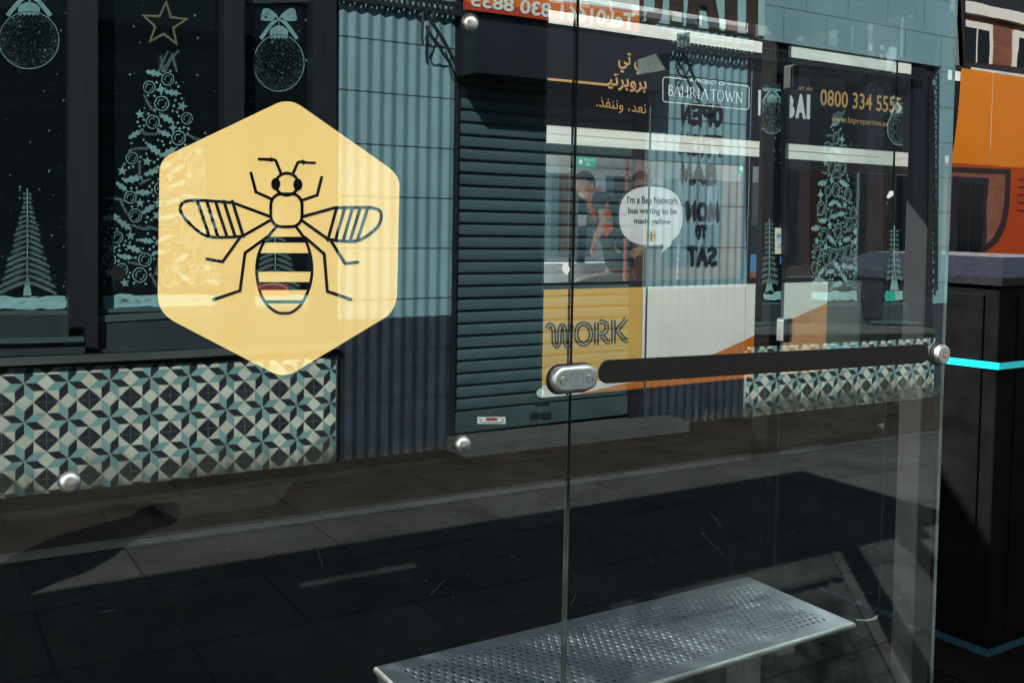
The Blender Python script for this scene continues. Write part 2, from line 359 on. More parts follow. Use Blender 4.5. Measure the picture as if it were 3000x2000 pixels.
# clamps on the glass
def plate(mb, c, w, h, y0, y1, r, n=8, k=0):
    pts = []
    for cx, cz, a in ((c[0]+w/2-r, c[1]+h/2-r, 0), (c[0]-w/2+r, c[1]+h/2-r, 90), (c[0]-w/2+r, c[1]-h/2+r, 180), (c[0]+w/2-r, c[1]-h/2+r, 270)):
        for i in range(n+1):
            t = math.radians(a+90*i/n); pts.append((cx+r*math.cos(t), y1, cz+r*math.sin(t)))
    def shrink(e, y): return [(c[0]+(p[0]-c[0])*(1-2*e/w), y, c[1]+(p[2]-c[1])*(1-2*e/h)) for p in pts]
    rings = [shrink(0, y1), shrink(0, y0+(y1-y0)*.45), shrink(.0022, y0+(y1-y0)*.18), shrink(.006, y0+.0006), shrink(.0085, y0)]
    vs = [p for r_ in rings for p in r_]; N = len(pts); fs = []
    for i in range(len(rings)-1):
        for j in range(N): fs.append((i*N+j, i*N+(j+1) % N, (i+1)*N+(j+1) % N, (i+1)*N+j))
    fs.append([(len(rings)-1)*N+j for j in range(N)]); mb.add(vs, fs, k)
CZ = 1.198
mb = MB(); plate(mb, (SEAM, CZ), .123, .059, -.024, -.004, .0285); clamp = mb.build("glass_clamp", MATS["cast_alu"], shelter, smooth=False)
mb = MB(); plate(mb, (SEAM, CZ-.001), .132, .067, -.004, -.0005, .033); mb.build("gasket", MATS["band_black"], clamp)
for sx, rot in ((-.036, .15), (.036, -.45)):
    mb = MB(); lathe(mb, (SEAM+sx, -.0238, CZ), (0,-1,0), [(0,.0105),(.0004,.0105),(.0004,.0092)], 28, 1)
    lathe(mb, (SEAM+sx, -.0238, CZ), (0,-1,0), [(0,.0092),(.0012,.0092),(.0016,.0086)], 28, 0)
    for s in (-1, 1): lathe(mb, (SEAM+sx+s*.0066*math.cos(rot), -.0254, CZ+s*.0066*math.sin(rot)), (0,-1,0), [(0,.0022),(.0003,.0022)], 10, 1)
    mb.build("screw", [MATS["screw_steel"], MATS["dark_mark"]], clamp)
mb = MB(); mp = lambda u, v: (SEAM+u, -.0243, CZ+v)
rr = [(q[0], q[1]) for q in (ell((.010,0), .009, .0145, 10, -90, 90) + ell((-.010,0), .009, .0145, 10, 90, 270))]
stroke(mb, rr, .0009, mp, closed=True)
for i, (w, dz) in enumerate(((.016,.006),(.026,.002),(.012,-.003),(.013,-.008))):
    for j in range(int(w/.0022)): stroke(mb, [(-w/2+j*.0022, dz-.001), (-w/2+j*.0022+.0008, dz+.0012)], .0006, mp, cap=False)
mb.build("stamped_badge", MATS["dark_mark"], clamp)
mb = MB(); rc = (2.589, 1.175)
lathe(mb, (rc[0],0,rc[1]), (0,-1,0), [(.0005,.0335),(.005,.0335)], 36, 1); lathe(mb, (rc[0],0,rc[1]), (0,-1,0), [(.005,.030),(.016,.030),(.021,.027),(.0225,.023)], 36, 0)
rcl = mb.build("round_clamp", [MATS["cast_alu"], MATS["band_black"]], shelter)
mb = MB(); lathe(mb, (rc[0]+.002,-.0224,rc[1]), (0,-1,0), [(0,.0105),(.0003,.0105)], 24, 1); lathe(mb, (rc[0]+.002,-.0226,rc[1]), (0,-1,0), [(0,.0092),(.0012,.009)], 24, 0)
for s in (-1, 1): lathe(mb, (rc[0]+.002+s*.002,-.0238,rc[1]+s*.0065), (0,-1,0), [(0,.0022),(.0003,.0022)], 10, 1)
mb.build("screw", [MATS["screw_steel"], MATS["dark_mark"]], rcl)
for zc in (1.181, 2.045):
    mb = MB(); rbox(mb, (EX-.012,.590,zc-.042), (EX+.022,.634,zc+.042), .006); c_ = mb.build("screen_clamp", MATS["post_black"], shelter)
    mb = MB(); rbox(mb, (EX-.0155,.598,zc-.036), (EX-.0125,.628,zc+.036), .001); mb.build("clamp_cover", MATS["cast_alu"] if zc < 1.5 else MATS["band_black"], c_)
# safety stripe (rounded bar on the glass)
def stripe_bar(x0, x1, z0a, z1a, z0b, z1b):
    r = (z1a-z0a)/2; pts = ell((x0+r, (z0a+z1a)/2), r, r, 12, 90, 270); rb = (z1b-z0b)/2; pts += ell((x1-rb, (z0b+z1b)/2), rb, rb, 12, -90, 90)
    return pts
mb = MB(); prism(mb, [(p[0], -.0032, p[1]) for p in stripe_bar(1.352, 2.541, 1.178, 1.232, 1.1535, 1.208)], (0, .0030, 0)); mb.build("safety_band", MATS["band_black"], paneR)
# pane bolts and scraps
for px, py in ((1383,65),(1361,1303),(206,1413)):
    c = at(px, py, -.01); mb = MB(); lathe(mb, (c[0], -.0002, c[2]), (0,-1,0), [(0,.0185),(.004,.0185),(.009,.016),(.0125,.011),(.014,.005)], 24); mb.build("bolt", MATS["cast_alu"], shelter, smooth=True)
mb = MB(); c = at(345, 800, 0); lathe(mb, (c[0], -.0002, c[2]), (0,-1,0), [(0,.0125),(.003,.0125)], 24); mb.build("rubber_cap", MATS["panel_black"], shelter)
for pts in ([(1652,768),(1664,772),(1670,790),(1662,806),(1655,802),(1646,788)], [(2598,578),(2607,560),(2617,560),(2617,572),(2603,582)]):
    mb = MB(); prism(mb, [at(a, b, -.0012) for a, b in pts], (0, .001, 0)); mb.build("sticker_scrap", MATS["scrap_white"], paneR if pts[0][0] > 1680 else paneL)

rs_ = random.Random(5)
for pane_, marks in ((paneR, [((1672,1770),(1690,1735)),((1722,1768),(1741,1762)),((2078,1500),(2115,1540)),((2055,1560),(2120,1625)),((1900,1620),(1915,1655)),((2140,1640),(2150,1690)),((2230,1560),(2233,1600))]), (paneL, [((1262,1742),(1300,1700)),((1325,1752),(1330,1745)),((1520,1790),(1560,1775)),((1565,1985),(1540,1860)),((640,1650),(655,1690)),((930,1600),(945,1660)),((700,1560),(720,1640)),((300,1790),(335,1787)),((1490,1625),(1520,1640))])):
    mb = MB()
    for (a, b), (c, d) in marks:
        k = rs_.randint(2, 4); pts = [(a+(c-a)*i/5+rs_.uniform(-2,2), b+(d-b)*i/5+rs_.uniform(-2,2)) for i in range(6)]
        stroke(mb, pts, rs_.uniform(.4,.8), lambda u, v: at(u, v, -.0009), cap=False)
    for _ in range(26):
        u, v = rs_.uniform(200,2650), rs_.uniform(1320,1980)
        if (u > 1690) == (pane_ is paneR) : disc(mb, (u, v), rs_.uniform(.8,2.2), lambda a, b: at(a, b, -.0009), 6)
    mb.build("scratch_marks", mat("scratch_grey", (.07,.075,.08), .8, var=.3) if "scratch_grey" not in MATS else MATS["scratch_grey"], pane_)
# bee sticker
BE = lambda x, y: at(440 + x*.5356, 280 + y*.5357, 0)
mb = MB()
def be(y): return lambda u, v: (lambda p: (p[0], y, p[2]))(BE(u, v))
hexa = bez((670,54),(757,5),(840,69)) + bez((1285,380),(1368,437),(1362,500)) + bez((1349,1080),(1346,1176),(1275,1219)) + bez((800,1504),(730,1548),(650,1505)) + bez((140,1240),(38,1188),(41,1085)) + bez((50,440),(46,352),(112,319))
b0 = be(-.0012); prism(mb, [b0(*p) for p in hexa], (0, .0008, 0), 0)
LAY = [0]
def bst(pts, w=16.5, closed=False):
    LAY[0] += 1; stroke(mb, pts, w, be(-.0016-.00006*(LAY[0] % 9)), 1, closed)
def bfill(pts):
    LAY[0] += 1; f = be(-.0016-.00006*(LAY[0] % 9)); mb.add([f(*p) for p in pts], [list(range(len(pts)))], 1)
bst(smooth_line([(714,428),(692,372),(684,356),(672,351)])); bst(smooth_line([(780,428),(803,374),(812,365),(824,363)]))
bfill([(588,340),(650,342),(665,336),(667,366),(650,359),(588,356)]); bfill([(829,356),(833,348),(846,360),(904,362),(904,377),(846,374),(830,380)])
bst(ell((746,485),62,60,32), 16.5, True); bfill(ell((685,484),25,34,20)); bfill(ell((806,488),25,34,20))
th = []
for cx, cy, a in ((772,600,270),(772,655,0),(715,655,90),(715,600,180)): th += ell((cx,cy),57,62,8,a,a+90)
bst(th, 16.5, True)
bst([(660,565),(577,528),(550,425)]); bst([(830,573),(912,545),(936,448)])
bst([(655,662)] + smooth_line([(450,586),(300,574),(215,574),(172,592),(168,640),(230,715),(310,768),(420,775),(505,768)]) + [(650,685)])
for a, b in ((258,322),(308,368),(355,418),(402,463),(448,508)): bst([(a,578),(b,770)], 17)
bst([(832,662)] + smooth_line([(1010,613),(1120,612),(1215,614),(1260,640),(1252,700),(1205,752),(1135,792),(1060,796),(972,786)]) + [(830,685)])
for a, b in ((1018,970),(1062,1012),(1105,1055),(1147,1093),(1188,1132)): bst([(a,615),(b,790)], 17)
bst([(490,776),(395,908),(308,893)]); bst([(988,796),(1065,918),(1135,910)])
bst([(640,772),(517,860),(490,1066),(345,1115)]); bst([(845,775),(950,866),(967,1070),(1095,1113)])
egg = smooth_line([(690,716),(640,775),(606,830),(585,900),(582,980),(600,1075),(640,1145),(690,1183),(730,1190),(775,1183),(825,1140),(865,1060),(883,975),(878,890),(860,820),(835,770),(795,716)], 5)
bst(egg, 16)
def egx(y, side):
    xs = [a[0]+(b[0]-a[0])*(y-a[1])/(b[1]-a[1]) for a, b in zip(egg, egg[1:]) if (a[1]-y)*(b[1]-y) <= 0 and a[1] != b[1]]
    return min(xs) if side < 0 else max(xs)
for y0, y1 in ((772,804),(861,962),(1019,1062),(1118,1136)):
    ys = [y0+(y1-y0)*i/5 for i in range(6)]; bfill([(egx(y,-1), y) for y in ys] + [(egx(y,1), y) for y in reversed(ys)])
mb.build("hexagon_sticker", [MATS["sticker_yellow"], MATS["sticker_black"]], paneL)

# advertising case bolted behind the left pane
adv = thing("advert_case", "black back of an advertising case behind the left glass pane", "advertising case", (.3, .06, 1.0))
mb = MB()
def roundrect(x0, x1, z0, z1, r, y):
    pts = []
    for cx, cz, a in ((x1-r, z1-r, 0), (x0+r, z1-r, 90), (x0+r, z0+r, 180), (x1-r, z0+r, 270)):
        pts += [(cx+r*math.cos(math.radians(a+t)), y, cz+r*math.sin(math.radians(a+t))) for t in (0,30,60,90)]
    return pts
prism(mb, roundrect(-.70, 1.206, 1.05, 2.225, .05, .0175), (0, .075, 0)); mb.build("case_back", MATS["panel_black"], adv)
mb = MB(); prism(mb, roundrect(-.715, 1.221, 1.035, 2.232, .06, .030), (0, .05, 0)); mb.build("case_frame", mat("case_trim", (.05,.055,.056), .35, .3, var=.2), adv)
mb = MB(); prism(mb, roundrect(-.64, 1.15, 1.11, 2.16, .01, .094), (0, .004, 0)); mb.build("poster_sheet", mat("poster_paper", (.55,.54,.5), .5, var=.3, scale=3), adv)

# ================================================================== bench
bench = thing("bench", "perforated brushed steel bench inside the bus shelter", "bench", (1.65, .22, gz(1.65)))
BX0, BX1, BY0, BY1, BZ = 1.006, 2.292, .022, .44, .43
mb = MB()
nx, ny = 54, 15; cxs = (BX1-BX0-.10)/nx; cys = (BY1-BY0-.10)/ny; hr = .0054
X0, Y0 = BX0+.05, BY0+.05
def hole_cell(x0, y0, x1, y1, c, has):
    if not has:
        mb.add([(x0,y0,BZ),(x1,y0,BZ),(x1,y1,BZ),(x0,y1,BZ)], [(0,1,2,3)]); return
    n = 12; cor = [(x1,(y0+y1)/2),(x1,y1),((x0+x1)/2,y1),(x0,y1),(x0,(y0+y1)/2),(x0,y0),((x0+x1)/2,y0),(x1,y0)]
    ang = [math.atan2(q[1]-c[1], q[0]-c[0]) for q in cor]
    cir = [(c[0]+hr*math.cos(math.pi/4*i), c[1]+hr*math.sin(math.pi/4*i)) for i in range(8)]
    cr2 = [(c[0]+(hr+.0012)*math.cos(math.pi/4*i), c[1]+(hr+.0022)*math.sin(math.pi/4*i)) for i in range(8)]
    vs = [(p[0],p[1],BZ) for p in cor] + [(p[0],p[1],BZ) for p in cr2] + [(p[0],p[1],BZ-.0018) for p in cir] + [(p[0],p[1],BZ-.006) for p in cir]
    fs = []
    for i in range(8):
        j = (i+1) % 8; fs += [(i,j,8+j,8+i),(8+i,8+j,16+j,16+i)]
    mb.add(vs, fs); mb.add(vs[16:], [(i, (i+1) % 8, 8+(i+1) % 8, 8+i) for i in range(8)], 1)  # hole walls coloured black to stand for the shade inside
for j in range(ny):
    off = (j % 2) * cxs/2
    y0, y1 = Y0+j*cys, Y0+(j+1)*cys
    if off: hole_cell(X0, y0, X0+off, y1, None, False)
    for i in range(nx - (1 if off else 0)):
        x0 = X0+off+i*cxs; hole_cell(x0, y0, x0+cxs, y1, (x0+cxs/2, (y0+y1)/2), True)
    if off: hole_cell(BX1-.05-off, y0, BX1-.05, y1, None, False)
for q in ((BX0+.006,BY0+.006,BX1-.006,Y0),(BX0+.006,BY1-.05,BX1-.006,BY1-.006),(BX0+.006,Y0,X0,BY1-.05),(BX1-.05,Y0,BX1-.006,BY1-.05)):
    mb.add([(q[0],q[1],BZ),(q[2],q[1],BZ),(q[2],q[3],BZ),(q[0],q[3],BZ)], [(0,1,2,3)])
def rim_at(e, dz, dl): return [(BX0+e-(.012 if dl else 0),BY0+e,BZ+(dl or dz)),(BX1-e,BY0+e,BZ+dz),(BX1-e,BY1-e,BZ+dz),(BX0+e-(.012 if dl else 0),BY1-e,BZ+(dl or dz))]
rg = [rim_at(.006,0,0), rim_at(.0018,-.0018,0), rim_at(0,-.006,0), rim_at(0,-.013,0), rim_at(.014,-.014,0)]
vs = [p for r_ in rg for p in r_]; fs = []
for i in range(len(rg)-1):
    for j in range(4): fs.append((i*4+j, i*4+(j+1) % 4, (i+1)*4+(j+1) % 4, (i+1)*4+j))
me_ = MB(); me_.add(vs, fs); me_.build("rolled_edge", mat("bench_edge", (.62,.62,.58), .3, .95, var=.2, scale=12, bump=.05), bench)  # edge highlight put into a brighter steel colour than the seat
prism(mb, [(BX0+.004,BY0+.002,BZ-.0145),(BX0+.004,BY1-.002,BZ-.0145),(BX0+.034,BY1-.012,BZ-.105),(BX0+.034,BY0+.012,BZ-.105)], (.003,0,0))
mb.build("seat", [MATS["bench_steel"], MATS["panel_black"]], bench)
for x in (1.22, 2.02):
    mb = MB(); rbox(mb, (x,.17,gz(x)+.012), (x+.06,.25,BZ-.05), .006); rbox(mb, (x-.05,.12,gz(x)), (x+.11,.30,gz(x)+.012), .003)
    rbox(mb, (x,.05,BZ-.049), (x+.06,.41,BZ-.012), .004); mb.build("leg", MATS["galvanised"], bench)

# ================================================================== litter bin
bx0, bx1, by0, by1 = 3.415, 4.17, .33, 1.12
BG = gz(3.8)
lb = thing("litter_bin", "big black street litter bin with cyan stripes beside the shelter", "litter bin", ((bx0+bx1)/2, (by0+by1)/2, BG))
mat("bin_black", (.0028,.0028,.0036), .6, var=.5, scale=7, bump=.05, bscale=90, rvar=.1, spec=.015); mat("bin_lid", (.006,.006,.009), .5, 0, var=.3, scale=30, bump=.2, bscale=160, rvar=.1, spec=.06); mat("bin_lid_worn", (.05,.05,.05), .42, .1, var=.6, scale=55, bump=.6, bscale=110, stretch=(1,3,1))
mat("bin_cyan", (0,0.496,0.6), .35, var=.06, scale=10); mat("bin_cyan_dirty_shaded", (0,0.024,0.044), .5, var=.6, scale=26)  # lower stripe colour holds both dirt and shade
mb = MB(); rbox(mb, (bx0,by0,BG+.035), (bx1,by1,1.352), .008)
rbox(mb, (bx0+.11,by0-.006,BG+.06), (bx1-.02,by0+.002,1.30), .004); rbox(mb, (bx0-.005,by0+.06,BG+.06), (bx0+.002,by1-.06,1.30), .004)
mb.build("body", MATS["bin_black"], lb)
mb = MB(); box(mb, (bx0+.03,by0+.03,BG), (bx1-.03,by1-.03,BG+.033)); mb.build("plinth", MATS["panel_black"], lb)
mb = MB(); o_ = .014; r0 = [(bx0-o_,by0-o_),(bx1+o_,by0-o_),(bx1+o_,by1+o_),(bx0-o_,by1+o_)]; r1 = [(bx0+.20,by0+.12),(bx1-.05,by0+.12),(bx1-.05,by1-.06),(bx0+.20,by1-.06)]
vs = [(p[0],p[1],1.335) for p in r0] + [(p[0],p[1],1.364) for p in r0] + [(p[0],p[1],1.432) for p in r1]
mb.add(vs, [(0,1,5,4),(1,2,6,5),(2,3,7,6),(3,0,4,7),(4,5,9,8),(5,6,10,9),(6,7,11,10),(3,2,1,0)]); mb.add(vs, [(7,4,8,11)], 0); mb.add(vs, [(8,9,10,11)], 1); mb.build("lid", [MATS["bin_lid"], MATS["bin_lid_worn"]], lb)
def band(z0, z1, m, e=.007):
    mb = MB(); a = [(bx0-e,by1-.002),(bx0-e,by0-e-.003),(bx1-.002,by0-e-.003)]
    mb.add([(p[0],p[1],z-(.02 if p[1] > .8 else 0)) for z in (z0,z1) for p in a], [(0,1,4,3),(1,2,5,4)]); return mb.build("stripe", m, lb)
band(1.030, 1.055, MATS["bin_cyan"]); band(-.034, -.004, MATS["bin_cyan_dirty_shaded"])

# ================================================================== double-decker bus
BY = 3.8; BUSL, BUSR = -1.75, 10.35
bus = thing("double_decker_bus", "white double-decker bus with orange rear swoosh and yellow panel at the kerb", "bus", (4.8, 5.05, gz(4.8)-.13))
mat("bus_white", (.75,.79,.75), .3, var=.05, scale=3, coat=.4); mat("bus_yellow", (0.656,0.41,0.082), .3, var=.06, scale=3, coat=.4)
mat("bus_orange", (0.5412,0.164,0.00164), .45, var=.05, scale=3, coat=.04, spec=.12); mat("bus_red", (0.32,0.04,0.0016), .45, var=.08, scale=3, coat=.04, spec=.12)
mat("bus_navy", (0.0036,0.0042,0.0078), .6, spec=.15, var=.15, scale=5, stretch=(.4, 1, 30)); mat("bus_dark", (.005,.0042,.0045), .45, var=.15, spec=.2)
mat("bus_inside", (.72,.74,.75), .7, var=.15); mat("seat_cloth", (0.0054,0.0063,0.0135), .95, var=.4, scale=40, spec=.05); mat("pole_red", (.45,.08,.05), .35)
mat("gold", (0.56,0.32,0.096), .45, var=.05); mat("decal_white", (0.68,0.697,0.714), .45, var=.05); mat("decal_ink", (.01,.016,.03), .4, var=.05)
pane_mat("bus_glass", 1.38, (.95,.97,.97), (.9,1,1))
mat("tyre", (.012,.012,.012), .85, var=.3, scale=20, bump=.2)
def bp(px, py, e=0.0): return at(px, py, BY - e)
def bpoly(mb, pxs, e0, e1, k=0):                     # proud by e0, e1 thick
    pts = [bp(*p, e0) for p in pxs]; prism(mb, pts, (0, e1, 0), k)
def wbox(mb, x0, x1, z0, z1, e=0.0, th=.03, k=0): box(mb, (x0, BY-e, z0), (x1, BY-e+th, z1), k)
ZS, ZW0, ZW1, ZC0, ZC1, ZU0, ZU1, ZT = .335, 1.07, 2.06, 2.06, 2.18, 3.0, 3.7, 4.08
# shell: far side, roof, floors, ends (dark inside, white outside)
mb = MB()
box(mb, (BUSL, BY+.04, ZT-.06), (BUSR, 6.3, ZT)); box(mb, (BUSL, BY+.04, 2.2), (BUSR, 6.26, 2.28)); box(mb, (BUSL, BY+.04, .33), (BUSR, 6.26, .40))
box(mb, (BUSL, 6.26, .33), (BUSR, 6.3, 1.12)); box(mb, (BUSL, 6.26, 2.0), (BUSR, 6.3, 3.0)); box(mb, (BUSL, 6.26, 3.7), (BUSR, 6.3, ZT-.061))
pass
box(mb, (BUSR-.04, BY+.04, .401), (BUSR, 6.258, 2.199)); box(mb, (BUSL, BY+.04, .401), (BUSL+.04, 6.258, 1.1)); box(mb, (BUSR-.04, BY+.04, 2.281), (BUSR, 6.258, ZT-.061))
body = mb.build("body", MATS["bus_inside"], bus)
for i in range(9):
    x = BUSL + i*(BUSR-BUSL-.06)/8; 
    for z0_, z1_ in ((1.121, 1.999), (3.001, 3.699)): mb = MB(); box(mb, (x, 6.262, z0_), (x+.09, 6.298, z1_)); mb.build("far_pillar", MATS["bus_dark"], bus)
# near side skin: white lower panels, cant rail, cove band; dark window belts
ORA = [(1700,1152),(1800,1129),(1900,1111),(2000,1077),(2080,1042),(2200,988),(2320,934),(2426,886),(2560,815),(2660,730),(2735,610),(2775,510),(2796,420),(2808,320),(2815,196),(2819,60),(2822,-120)]
def side(name, m, z0, z1, x0, x1, e=0.0): mb = MB(); wbox(mb, x0, x1, z0, z1, e); return mb.build(name, m, bus)
XW = [bp(*p)[0] for p in ORA]; ZW_ = [bp(*p)[2] for p in ORA]
def swx(z): return float(np.interp(z, ZW_, XW))
def swz(x): return float(np.interp(x, XW, ZW_))
PAN = [(4.6, 5.62), (5.625, 6.9), (6.905, 8.4)]
for i, (a, b) in enumerate(PAN): side("side_panel", MATS["bus_white"], ZS, ZW0, a, b)
side("side_panel", MATS["bus_white"], ZS, ZW0, BUSL, 3.29); side("yellow_panel", MATS["bus_yellow"], .42, ZW0, 3.295, 4.595, .002)
side("side_panel", MATS["bus_white"], ZS, .418, 3.295, 4.595)
for a, b in ((BUSL, 3.35), (3.354, 5.44), (5.444, 7.4), (7.404, 8.02)):
    side("cant_rail", MATS["bus_white"], ZC0, 2.119, a, b); side("cant_rail", MATS["bus_white"], 2.126, ZC1, a, b, -.004)
side("cove_panel", MATS["bus_navy"], 2.183, 2.858, BUSL, 8.4, .003)
side("cove_band", MATS["bus_white"], 2.860, 2.945, BUSL, 8.4, .001)
side("window_belt", MATS["bus_dark"], ZW0+.002, 1.115, BUSL, BUSR-.05, -.004); side("window_belt", MATS["bus_dark"], 1.985, ZW1-.002, BUSL, BUSR-.05, -.004)
side("window_belt", MATS["bus_dark"], 2.947, ZU0, BUSL, 8.4, -.004); side("window_belt", MATS["bus_dark"], ZU1, ZT, BUSL, BUSR-.05, -.004)
# pillars and windows
px_ = [BUSL, .5, 2.05, 3.42, 5.62, 7.35, 8.35]
for a, b in zip(px_, px_[1:]):
    mb = MB(); wbox(mb, b-.05, b+.05, 1.117, 1.983, -.006, .03); mb.build("window_pillar", MATS["bus_dark"], bus)
    mb = MB(); wbox(mb, a+.051, b-.051, 1.117, 1.983, -.010, .003); w = mb.build("window", MATS["bus_glass"], bus)
    mb = MB(); wbox(mb, b-.04, b+.04, ZU0+.002, ZU1-.002, -.006, .03); mb.build("window_pillar", MATS["bus_dark"], bus)
    mb = MB(); wbox(mb, a+.041, b-.041, ZU0+.002, ZU1-.002, -.010, .003); mb.build("window", MATS["bus_glass"], bus)
# orange swoosh, tail
ztop = 2.99
swo = ORA[:15]
mb = MB(); pts = [bp(*p, .006) for p in swo]; bot = [(BUSR-.02, BY-.006, pts[-1][2]), (BUSR-.02, BY-.006, ZS), (pts[0][0], BY-.006, ZS)]
# cut round the rear lower window: build as three pieces
WL, WR = 8.12, 9.10
i_cut = [i for i, p in enumerate(pts) if p[0] > 8.0][0]
mb.add([pts[i] for i in range(i_cut)] + [(8.0, BY-.006, swz(8.0)), (8.0, BY-.006, ZS), (pts[0][0], BY-.006, ZS)], [list(range(i_cut+3))])
top = [(swx(2.12), BY-.006, 2.12)] + [p for p in pts if p[2] > 2.13 and p[2] < 2.985] + [(swx(2.98), BY-.006, 2.98), (8.72, BY-.006, 2.98), (8.72, BY-.006, 2.12)]
mb.add(top, [list(range(len(top)))])
mb.build("orange_swoosh", MATS["bus_orange"], bus)
mb = MB(); mb.add([(8.724,BY-.006,2.12),(9.25,BY-.006,2.12),(9.45,BY-.006,2.55),(9.62,BY-.006,2.98),(8.724,BY-.006,2.98)], [(0,1,2,3,4)]); mb.build("rear_quarter", MATS["bus_orange"], bus)
mb = MB(); mb.add([(8.0,BY-.005,ZS),(BUSR-.02,BY-.005,ZS),(BUSR-.02,BY-.005,2.98),(9.625,BY-.005,2.98),(9.455,BY-.005,2.55),(9.255,BY-.005,2.12),(8.0,BY-.005,2.12)], [tuple(range(7))])
mb.build("rear_quarter", MATS["bus_red"], bus)
for i in range(5):
    z = 2.0-.075*i; mb = MB(); box(mb, (9.20,BY-.010,z), (10.1,BY-.006,z+.014)); mb.build("vent_slot", MATS["bus_dark"], bus)
mb = MB(); fr = [(2740,487),(2790,489),(2962,496),(2958,600),(2948,660),(2928,705),(2872,752),(2740,762)]; bpoly(mb, fr, .012, .006); rw = mb.build("rear_window_frame", MATS["bus_dark"], bus)
mb = MB(); gl = [(2745,505),(2806,506),(2946,512),(2942,600),(2932,650),(2912,692),(2862,742),(2745,750)]; bpoly(mb, gl, .015, .002)
mat("mirror_tint", (.012,.012,.013), .02, spec=1.0, var=0, bump=.012, bscale=3.0)
mb.build("pane", pane_mat("tinted_glass", 2.1, (1,1,1), (1,.97,.95), body=(.004,.004,.005), wave=.0007), rw)
mb = MB(); fr = [(2812,-60),(3120,-60),(3120,235),(2824,194)]; bpoly(mb, fr, .012, .006); rw = mb.build("rear_window_frame", MATS["bus_dark"], bus)
mb = MB(); gl = [(2828,-60),(3110,-60),(3110,212),(2830,180)]; bpoly(mb, gl, .016, .003); mb.build("pane", MATS["tinted_glass"], rw)
# wheels
for x in (1.6, 7.6):
    mb = MB(); lathe(mb, (x, BY+.03, .33+gz(x)-.1), (0,1,0), [(0,.46),(.02,.48),(.24,.48)], 32); w = mb.build("wheel", MATS["tyre"], bus)
    mb = MB(); lathe(mb, (x, BY+.02, .33+gz(x)-.1), (0,1,0), [(0,.10),(.02,.25),(.04,.28)], 24); mb.build("rim", MATS["cast_alu"], w)
mb = MB(); box(mb, (BUSL+.1, BY+.25, .14), (BUSR-.1, 6.1, .329)); mb.build("underbody", MATS["bus_dark"], bus)
# inside: seats and poles
for i, x in enumerate((3.9, 5.05, 5.75, 6.5, 7.2)):
    for y in (4.05, 5.45):
        if i < 2: continue
        mb = MB(); rbox(mb, (x, y, .86), (x+.42, y+.8, .96), .03); rbox(mb, (x+.38, y, .93), (x+.47, y+.8, 1.52 if i else 1.45), .03); mb.build("passenger_seat", MATS["seat_cloth"], bus)
for x in (5.42, 6.08):
    mb = MB(); rbox(mb, (x, 5.0, .80), (x+.42, 5.85, .90), .03); rbox(mb, (x+.40, 5.0, .87), (x+.48, 5.85, 1.30), .03); mb.build("passenger_seat", MATS["seat_cloth"], bus)
mb = MB(); c_ = at(1991, 700, 4.2); tube(mb, [(c_[0],4.2,1.0),(c_[0],4.2,2.199)], .021, 12); mb.build("grab_pole", MATS["steel"], bus)
for x, y in ((3.7,5.3),(5.3,4.9),(6.7,4.9)):
    mb = MB(); tube(mb, [(x,y,.401),(x,y,2.199)], .017, 10); mb.build("grab_pole", MATS["pole_red"], bus)
# writing on the bus
def bquad(p, e=.004): return [bp(*q, e) for q in p]
mb = MB(); lettering(mb, "\uFEF2\uFE97 \uFEF2\uFE91", bquad([(1812,152),(1893,161),(1892,222),(1811,212)], .0045), bold=.02); mb.build("arabic_lettering", MATS["gold"], bus)
mb = MB(); lettering(mb, "\uFEF4\uFE97\uFEAE\uFE91\uFEED\uFEAE\uFE91", bquad([(1780,213),(1895,228),(1894,276),(1779,262)], .0045), bold=.02)
sheet(mb, bquad([(1560,224),(1784,246),(1784,253),(1560,231)], .0042)); mb.build("arabic_lettering", MATS["gold"], bus)
mb = MB(); lettering(mb, ".\uFEAC\uFED4\uFEE8\uFEE7\uFEED \u060C\uFEAA\uFECC\uFEE7", bquad([(1748,283),(1893,305),(1892,343),(1747,321)], .0045)); mb.build("arabic_lettering", MATS["gold"], bus)
mb = MB(); mp2 = lambda u, v: bp(u, v, .0042)
R0 = bez((1942,255),(1942,227),(1958,228),5)
line = [(2012,234),(1958,227)] + bez((1952,227),(1942,226),(1942,238),5) + [(1942,288)] + bez((1942,292),(1943,298),(1952,299),4) + [(2182,321)] + bez((2186,321),(2194,321),(2194,313),4) + [(2195,262)] + bez((2195,259),(2195,254),(2187,252),4) + [(2130,246)]
stroke(mb, line, 2.2, mp2)
lettering(mb, "A PROJECT OF", bquad([(2021,228),(2126,241),(2125,255),(2020,243)]), bold=.005)
